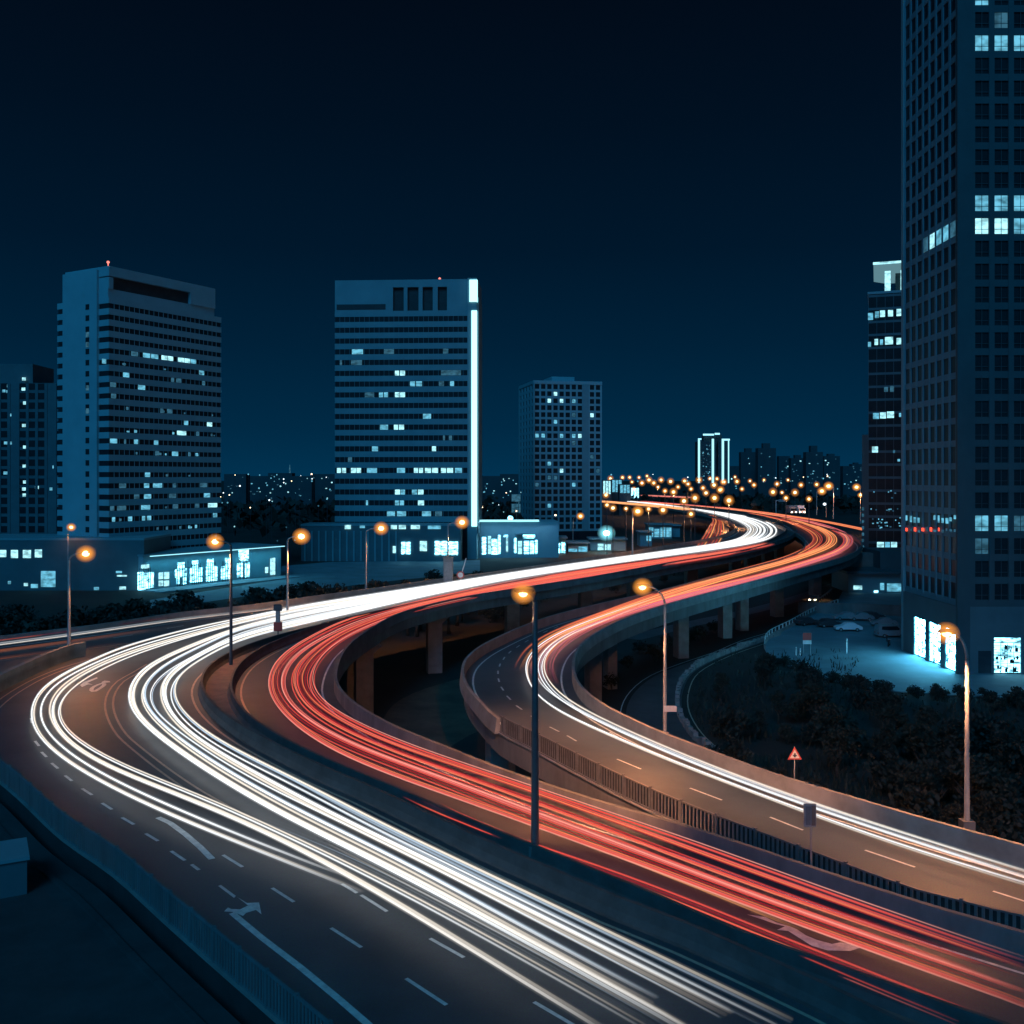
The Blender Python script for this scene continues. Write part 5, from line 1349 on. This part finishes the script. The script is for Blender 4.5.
# hedge line below the far parapet: the tops stay just under the lit ground seen above them
def far_edge_y(px):
    best = min(main_far, key=lambda p: abs(px - (CX + F * p.x / p.y)) + (0 if p.y < 260 else 1e4))
    return best.y
for i in range(62):
    px = -20 + 500 * i / 61 + rt.uniform(-4, 4)
    y0 = far_edge_y(px)
    y = y0 + rt.uniform(5, 34)
    ytop = 602 - 0.055 * px - (12 if 210 < px < 330 else 0) + rt.uniform(-6, 12)
    ytop = max(ytop, 566)
    ztop = CAM_H - (ytop - HY) * y / F
    ztop = min(max(ztop, 2.2), 9.0)
    place('t', i, (px - CX) * y / F, y, 0, ztop / 4.3, 'round dark tree in the belt between the far parapet and the lit shops', 'trees in the belt behind the far parapet', rt.uniform(0.9, 1.05))
for i in range(26):
    px = rt.uniform(460, 690); y = far_edge_y(px) + rt.uniform(8, 40)
    place('b', i, (px - CX) * y / F, y, 0, rt.uniform(0.9, 1.7), 'low dark bush on the ground behind the far viaduct', 'bushes behind the far viaduct')
# the dark slope right of the ramp
def clear_of(x, y, poly, d):
    return all((p.x - x) ** 2 + (p.y - y) ** 2 > d * d for p in poly)
n_done = 0; tries = 0
while n_done < 96 and tries < 6000:
    tries += 1
    px = rt.uniform(690, 1080); py = rt.uniform(655, 905)
    x, y, _z = P(px, py, 0)
    if y > 150 or not clear_of(x, y, ramp_right, 4.0): continue
    if not clear_of(x, y, lr_r, 3.0) or not clear_of(x, y, lr_l, 3.0): continue
    # right of the lower road and the ramp, in front of the lot
    e = min(lot_edge, key=lambda p: abs(p.x / p.y - x / y))
    if y > e.y - 3.0: continue
    rr_ = [p for p in ramp_right if p.y < 60 and p.y > y - 1]
    rp = min(ramp_right, key=lambda p: abs(p.y - y) + (0 if p.y < 112 else 1e3))
    if x < rp.x + 4: continue
    lp = min(lr_r, key=lambda p: abs(p.y - y))
    if y > 92 and x < lp.x + 2: continue
    tall = rt.random() < 0.45 and y < e.y - 9
    if tall:
        place('t', n_done, x, y, 0, rt.uniform(0.7, 1.15), 'dark tree in the planted slope between the ramp and the parking lot', 'trees on the dark slope right of the ramp')
    else:
        place('b', n_done, x, y, 0, rt.uniform(0.5, 2.0), 'low dark bush in the planted slope between the ramp and the parking lot', 'bushes on the dark slope right of the ramp')
    n_done += 1
for i, (px, py) in enumerate([(575, 668), (592, 672), (640, 655), (655, 662), (668, 650), (700, 640), (612, 690), (628, 668), (715, 634), (560, 640), (740, 628), (690, 645)]):
    x, y, _z = P(px, py, 0)
    place('b', i, x, y, 0, rt.uniform(0.7, 1.3), 'low dark bush in the shade under the ramp viaduct', 'bushes under the ramp viaduct')
# low shrubs at the near rim of the lot
for i, px in enumerate([x_ + rt.uniform(-4, 4) for x_ in range(776, 1034, 6)]):
    e = min(lot_edge, key=lambda p: abs(CX + F * p.x / p.y - px) + (0 if p.y < 152 else 1e4))
    place('b', i, e.x + rt.uniform(-.5, .5), e.y - rt.uniform(0.8, 3.4), 0, rt.uniform(0.35, 0.85), 'ragged shrub along the near rim of the lit parking lot', 'shrubs along the rim of the parking lot')
# rough grass over the slope
b = MB(); b.raw = True
rg = random.Random(77)
for i in range(9000):
    px = rg.uniform(688, 1060); py = rg.uniform(650, 890)
    x, y, _z = P(px, py, 0)
    e = lot_edge[min(range(0, len(lot_edge), 3), key=lambda k_: abs(lot_edge[k_].x / lot_edge[k_].y - x / y))]
    if y > e.y - 1.0 or y > 150: continue
    rp = min(ramp_right[::4], key=lambda p: abs(p.y - y) + (0 if p.y < 112 else 1e3))
    if x < rp.x + 0.6: continue
    lp = min(lr_r[::3], key=lambda p: abs(p.y - y))
    if y > 88 and x < lp.x + 0.8: continue
    if noise.noise(Vector((x * 0.12, y * 0.12, 3))) < -0.25: continue
    h = rg.uniform(0.25, 0.9); a = rg.uniform(0, 6.28); w_ = rg.uniform(0.05, 0.16)
    dx, dy = math.cos(a) * w_, math.sin(a) * w_
    lx, ly = rg.uniform(-.3, .3), rg.uniform(-.3, .3)
    b.add([(x - dx, y - dy, 0), (x + dx, y + dy, 0), (x + lx + dx * .3, y + ly + dy * .3, h), (x + lx - dx * .3, y + ly - dy * .3, h)], [(0, 1, 2, 3)])
tag(b.build('rough_grass', M['leaf_mid']), 'rough dark grass on the slope between the ramp and the lot', 'grass', kind='stuff')
# far wood on the horizon (reads as one dark mass)
b = MB(); b.raw = True
rw = random.Random(9)
for i in range(5200):
    px = rw.uniform(-60, 1060)
    y = rw.uniform(420, 760) if rw.random() < 0.6 else rw.uniform(600, 1100)
    if 520 < px < 900 and y < 700: y = rw.uniform(700, 1000)
    top_ = 9.0 + 6.0 * noise.noise(Vector((px * 0.03, y * 0.01, 0)))
    x = (px - CX) * y / F; z = rw.uniform(0.3, 1) * top_
    p = Vector((x, y, z)); u = Vector((rw.gauss(0, 1), rw.gauss(0, 1), rw.gauss(0, 1))).normalized()
    v = u.orthogonal().normalized(); w_ = u.cross(v); L = rw.uniform(1.2, 2.8)
    b.add([p - v * L - w_ * L, p + v * L - w_ * L * .7, p + v * L * .8 + w_ * L, p - v * L * .6 + w_ * L], [(0, 1, 2, 3)])
wood = b.build('far_wood', M['leaf_dark']); tag(wood, 'dark belt of far trees along the foot of the skyline', 'wood', kind='stuff')
# tiny lights among the far trees, each a small lamp on a post
for i in range(74):
    if i < 34: px, py = rt.uniform(224, 336), rt.uniform(474, 500)
    elif i < 50: px, py = rt.uniform(482, 522), rt.uniform(476, 512)
    elif i < 66: px, py = rt.uniform(605, 870), rt.uniform(474, 482)
    else: px, py = rt.uniform(224, 330), rt.uniform(500, 540)
    y = 700.0 if py < 490 else 400.0
    h = at(px, py, y)
    if h.z < 1: continue
    t = thing('far_light', 'tiny bluish lamp twinkling among the dark trees on the horizon', 'lamp', loc=(h.x, y - 6, 0), group='tiny lamps twinkling on the horizon')
    MB().tube([(0, 0, 0), (0, 0, h.z)], 0.08, 4).build('pole', M['dark_metal'], t)
    s = y / 1000 * rt.uniform(0.35, 0.85)
    MB().ball((0, 0, h.z), s, s, s, 6, 4).build('lens', M[rt.choice(('lit', 'lit', 'lit_dim', 'lit_bright', 'white_far', 'amber_far'))], t)

# ------------------------------------------------------------------ vehicles
def make_car(name, label, cat, loc, rz, paint, lights=False, long=4.4, van=False):
    t = thing(name, label, cat, loc=loc, rz=rz)
    L, Wd = long, 1.76
    if van:
        prof = [(-L/2, .35), (-L/2, 1.0), (-L/2+.05, 1.95), (-L/2+.4, 2.05), (L*.18, 2.05), (L*.33, 1.25), (L/2-.1, 1.05), (L/2, .7), (L/2, .35)]
        glassp = [(-L/2+.5, 1.2), (-L/2+.6, 1.85), (L*.15, 1.85), (L*.28, 1.25)]
    else:
        prof = [(-L/2, .38), (-L/2, .82), (-L/2+.2, .95), (-L*.36, 1.0), (-L*.24, 1.42), (-L*.05, 1.48), (L*.10, 1.42), (L*.24, 1.0), (L*.42, .88), (L/2, .68), (L/2, .36)]
        glassp = [(-L*.33, 1.02), (-L*.23, 1.36), (L*.08, 1.37), (L*.2, 1.02)]
    b = MB()
    n = len(prof)
    def sec(y, k): return [(x, y * (1 - 0.12 * max(0, (z - 0.9))), z) for x, z in prof]
    vs = sec(-Wd / 2, 0) + sec(Wd / 2, 0)
    fs = [(i, (i + 1) % n, n + (i + 1) % n, n + i) for i in range(n)] + [tuple(range(n))[::-1], tuple(n + i for i in range(n))]
    b.add(vs, fs); b.build('body', M[paint], t)
    for s in (-1, 1):
        yy = s * (Wd / 2 * 0.955 + 0.012)
        gb = MB().add([(x, yy + s * 0.0 - s * 0.06 * (z - 1.0), z) for x, z in glassp] + [(x, yy - s * .05 - s * 0.06 * (z - 1.0), z) for x, z in glassp], [(0, 1, 2, 3), (4, 7, 6, 5), (0, 4, 5, 1), (1, 5, 6, 2), (2, 6, 7, 3), (3, 7, 4, 0)])
        gb.build('side_window', M['glass'], t)
        for fx in (-L * 0.30, L * 0.31):
            w_ = MB().tube([(fx, s * (Wd / 2 - 0.2), .33), (fx, s * (Wd / 2 + 0.02), .33)], .33, 14)
            wo_ = w_.build('wheel', M['tyre'], t)
            MB().tube([(fx, s * (Wd / 2 + 0.021), .33), (fx, s * (Wd / 2 + 0.035), .33)], .19, 10).build('rim', M['steel_pole'], wo_)
        MB().box(L/2 - .02, L/2 + .03, s * .55 - .2, s * .55 + .2, .62, .78).build('headlight', M['headlight' if lights else 'sign_white'], t)
        MB().box(-L/2 - .03, -L/2 + .02, s * .6 - .18, s * .6 + .18, .68, .84).build('taillight', M['sign_red'], t)
    return t
p = P(848, 631, 0.12); make_car('parked_car', 'white parked car in the middle of the dark parking lot', 'car', (p.x, p.y, 0.12), R(176), 'car_white')
p = P(829, 627, 0.12); make_car('parked_car', 'dark parked car left of the white car in the lot', 'car', (p.x, p.y, 0.12), R(8), 'car_dark')
p = P(884, 626, 0.12); make_car('parked_car', 'pale grey parked car by the dark wall, right of the white car', 'car', (p.x, p.y, 0.12), R(170), 'car_grey')
p = P(806, 625, 0.12); make_car('parked_car', 'dark car at the left corner of the lot by the railing', 'car', (p.x, p.y, 0.12), R(30), 'car_dark')
for px, py, rz_, pt, lab in ((861, 620.5, 172, 'car_grey', 'grey parked car in the back row of the lot, left of the pale grey car'), (872, 619.5, 5, 'car_dark', 'dark parked car in the back row of the lot, close to the wall'), (846, 620, 178, 'car_grey', 'grey parked car in the back row, straight behind the white car')):
    p = P(px, py, 0.12); make_car('parked_car', lab, 'car', (p.x, p.y, 0.12), R(rz_), pt)
p = P(903, 637, 0.12); make_car('parked_van', 'teal grey van beside the foot of the tall tower', 'van', (p.x - 2, p.y, 0.12), R(5), 'car_grey', van=True, long=4.8)
p = P(814, 602, 0.03); make_car('oncoming_car', 'car with burning headlights on the street under the ramp viaduct', 'car', (p.x, p.y, 0.03), R(-115), 'car_grey', lights=True)
# low guard rail lit by it
gl_ = [P(813, 606, 0), P(822, 599, 0), P(832, 591.5, 0)]
gt = thing('guard_rail', 'low guard rail gleaming orange behind the car with burning headlights', 'guard rail')
MB().sweep(gl_, [(-.05, .4), (.05, .4), (.05, .75), (-.05, .75)]).build('rail', M['steel_pole'], gt)
for p, tt in along(gl_, 3, 0): MB().obox(p, tt, .1, .1, 0, .7).build('post', M['steel_pole'], gt)
li = bpy.data.lights.new('headlight_beam', 'SPOT'); li.energy = 900; li.color = (1, .55, .25); li.spot_size = R(90); li.shadow_soft_size = .1
lo = bpy.data.objects.new('headlight_beam', li); COL.objects.link(lo); q = P(819, 596, 1.0); lo.location = (q.x, q.y, 3.0); lo.rotation_euler = (R(15), 0, 0)
# people standing in the dark right part of the lot: a motorbike
def motorbike(label, loc, rz):
    t = thing('motorbike', label, 'motorbike', loc=loc, rz=rz)
    for x in (-.65, .65):
        w_ = MB()
        ring = [Vector((x + .3 * math.cos(a * .5236), 0, .3 + .3 * math.sin(a * .5236))) for a in range(13)]
        w_.tube(ring, .06, 6, cap=False).build('wheel', M['tyre'], t)
    MB().tube([(-.65, 0, .3), (-.2, 0, .55), (.3, 0, .6), (.65, 0, .3)], .07, 6).box(-.25, .25, -.14, .14, .35, .68).build('frame', M['car_dark'], t)
    MB().ball((.2, 0, .82), .3, .16, .14).build('tank', M['sign_red'], t, True)
    MB().ball((-.4, 0, .82), .38, .14, .09).build('seat', M['tyre'], t, True)
    MB().tube([(.65, 0, .3), (.45, 0, .95), (.4, -.32, 1.05)], .03, 6).tube([(.45, 0, .95), (.4, .32, 1.05)], .03, 6).build('handlebar', M['steel_pole'], t)
    return t
p = P(889, 646, 0.12); motorbike('dark motorbike standing between the lot and the tower, at the edge of the bright paving', (p.x, p.y, .12), R(60))
p = P(887, 641, 0.12); motorbike('second motorbike parked just behind the other at the edge of the bright paving', (p.x, p.y, .12), R(70))
# two vans on the far right shoulder
for px, w_, lab, pt in ((792.5, 4.6, 'pale van on the far shoulder of the road, left of the white truck', 'sign_grey'), (801, 5.4, 'white truck on the far shoulder of the road below the lamps', 'car_white')):
    p = P(px, 514, D)
    t = thing('van' if pt == 'sign_grey' else 'truck', lab, 'van' if pt == 'sign_grey' else 'truck', loc=(p.x, p.y, D))
    MB().box(-1.6, 1.6, 0, 6, .6, 4.0).build('cargo_box', M[pt], t)
    MB().box(-1.5, 1.5, -2.2, -0.05, .5, 2.9).build('cab', M[pt], t)
    MB().box(-1.3, 1.3, -2.26, -2.2, 1.7, 2.6).build('windscreen', M['glass'], t)
    for s in (-1, 1):
        MB().box(s * 1.0 - .25, s * 1.0 + .25, -2.3, -2.2, .8, 1.1).build('headlight', M['headlight'], t)
        MB().tube([(s * 1.5, -1.2, .45), (s * 1.2, -1.2, .45)], .45, 10).build('wheel', M['tyre'], t)
        MB().tube([(s * 1.5, 4.2, .45), (s * 1.2, 4.2, .45)], .45, 10).build('wheel', M['tyre'], t)
# gantry over the shoulder
p = P(776, 513, D)
gt = thing('gantry', 'pale sign gantry on a post over the far right shoulder', 'gantry', loc=(p.x, p.y, D))
MB().tube([(0, 0, 0), (0, 0, 6.2)], .2, 8).tube([(0, 0, 6.1), (4.5, 0, 6.1)], .16, 8).build('post', M['sign_white'], gt)
MB().box(1.2, 4.4, -.15, -.05, 5.4, 6.6).build('panel', M['sign_grey'], gt)

# ------------------------------------------------------------------ signs
# red and dark marker on the nose of the median
p = P(278, 638, D)
g_ = thing('marker_post', 'marker post with dark, grey and red panels on the nose of the median', 'road marker', loc=(p.x, p.y, D))
MB().tube([(0, 0, 0), (0, 0, 3.4)], .07, 8).build('post', M['dark_metal'], g_)
MB().box(-.42, .42, -.22, .22, 2.9, 3.55).build('top_box', M['dark_metal'], g_)
MB().box(-.22, .22, -.14, .14, 1.7, 2.88).build('panel', M['sign_grey'], g_)
MB().box(-.42, .42, -.2, .2, .75, 1.68).build('red_panel', M['sign_red'], g_)
# framed box sign on the parapet of the red road
p = P(811, 862, Z1)
g_ = thing('box_sign', 'small framed grey box sign on a thin post by the dark railing', 'sign', loc=(p.x, p.y, Z1 - .3))
MB().tube([(0, 0, 0), (0, 0, 1.9)], .035, 8).build('post', M['steel_pole'], g_)
MB().box(-.30, .2, -.06, .06, 1.78, 2.72).build('frame', M['sign_grey'], g_)
MB().box(-.24, -.03, -.075, -.06, 1.86, 2.64).build('panel', M['rail_dark'], g_)
MB().box(.0, .17, -.075, -.06, 1.84, 2.66).build('panel', M['median_paving'], g_)
# triangular warning sign
y = 54.0; c = at(794.5, 754, y); zb = D + .3
g_ = thing('warning_sign', 'red edged triangular warning sign on a post behind the ramp parapet', 'road sign', loc=(c.x, y, zb))
MB().tube([(0, 0, -9.3), (0, 0, c.z - zb + .4)], .035, 8).build('post', M['steel_pole'], g_)
def tri(s, y0, y1, cz):
    pts = [(-s, cz - s * .58), (s, cz - s * .58), (0, cz + s * 1.15)]
    return MB().add([(x, y0, z) for x, z in pts] + [(x, y1, z) for x, z in pts], [(0, 1, 2), (5, 4, 3), (0, 3, 4, 1), (1, 4, 5, 2), (2, 5, 3, 0)])
cz = c.z - zb
tri(.40, -.05, -.02, cz - .06).build('red_border', M['sign_red'], g_)
tri(.27, -.062, -.052, cz - .055).build('face', M['sign_white'], g_)
MB().box(-.05, .05, -.07, -.063, cz - .16, cz + .06).box(-.11, .11, -.07, -.063, cz - .1, cz - .04).build('symbol', M['dark_metal'], g_)
# red and white hoarding on two posts at the lot
p = P(807, 656, 0.0)
g_ = thing('notice_board', 'faded red and white notice board on two posts at the rim of the lot', 'sign', loc=(p.x, p.y, 0))
for s in (-.5, .5): MB().tube([(s, 0, 0), (s, 0, 3.3)], .05, 8).build('post', M['steel_pole'], g_)
MB().box(-.62, .62, -.08, -.02, 1.75, 2.3).build('white_panel', M['sign_white'], g_)
MB().box(-.62, .62, -.08, -.02, 2.31, 3.4).build('red_panel', M['sign_red'], g_)
for x, h in ((-1.6, 1.2), (-1.0, 1.0), (6.3, 2.2)):
    q = thing('bollard', {1.2: 'pale bollard left of the notice board', 1.0: 'short pale bollard right beside the notice board posts', 2.2: 'thin pale post alone on the dark paving right of the notice board'}[h], 'bollard', loc=(p.x + x, p.y + (0 if x < 0 else 1.5), 0.1))
    MB().tube([(0, 0, 0), (0, 0, h * .9), (0, 0, h)], [.1, .1, .07], 8).build('post', M['sign_white'], q)
    MB().tube([(0, 0, h * .75), (0, 0, h * .85)], .108, 8).build('band', M['sign_grey'], q)
# grey pillar and round sign by the far parapet
p = P(448, 578.5, Z1)
g_ = thing('control_cabinet', 'grey pillar cabinet on the far parapet under a street lamp', 'cabinet', loc=(p.x, p.y, D))
MB().box(-.75, .75, .1, 1.2, 0, 4.2).box(-.85, .85, 0, 1.3, 4.2, 4.4).build('body', M['concrete'], g_)
MB().box(-.6, .6, .06, .1, .4, 3.6).build('door', M['sign_grey'], g_)
p = P(460.5, 578, Z1)
g_ = thing('round_sign', 'small round red and white sign on the far parapet beside the pillar cabinet', 'road sign', loc=(p.x, p.y, D))
MB().tube([(0, 0, 0), (.1, 0, 1.4), (.9, 0, 4.2)], .09, 6).build('post', M['sign_white'], g_)
MB().tube([(0, -.2, 1.5), (0, -.14, 1.5)], .62, 16).build('red_border', M['sign_red'], g_)
MB().tube([(0, -.23, 1.5), (0, -.2, 1.5)], .42, 16).build('face', M['sign_white'], g_)

# ------------------------------------------------------------------ dark flat roof in the near left corner
nl = [p for p in main_left if p.y < 62]
RZ = 8.55
roof_pts = [Vector((4, 10, 0)), Vector((-60, 10, 0)), Vector((-60, 62, 0)), Vector((-31, 60, 0))] + [p + Vector((-.45, -.45, 0)) for p in nl[::-1] if p.y > 12]
fr = thing('flat_roof_building', 'dark low building whose flat felt roof fills the near left corner', 'building')
MB().prism(roof_pts, 0, RZ).build('roof', M['roofing'], fr)
bx = thing('roof_unit', 'pale blue boxy vent housing with a rimmed lid on the dark flat roof', 'roof housing')
c1, c2 = P(27, 894, RZ), P(-40, 906, RZ)
d_ = (c2 - c1); tdir = Vector((d_.x, d_.y, 0)).normalized(); nn = Vector((-tdir.y, tdir.x, 0))
if nn.y < 0: nn = -nn
cc = (c1 + c2) / 2 + nn * 1.2
MB().obox(cc, tdir, d_.length, 2.4, RZ, RZ + 1.45).build('body', M['facade_dark'], bx)
MB().obox(cc, tdir, d_.length + .2, 2.6, RZ + 1.45, RZ + 1.58).build('lid', M['facade_grey'], bx)
sm_ = MB()
for q in range(9):
    sm_.box(-44 + q * 5.2, -43.9 + q * 5.2, 11, 60 - q * 5.2, RZ - .02, RZ + .035)
sm_.build('felt_seam', M['slab_side'], fr)
cp = MB()
for p, tt in along([q + Vector((-1.2, -1.2, 0)) for q in nl if q.y > 14], .9, 0):
    cp.obox(p, tt, .88, .25, RZ - .05, RZ + .12)
cp.build('roof_upstand', M['roofing'], fr)
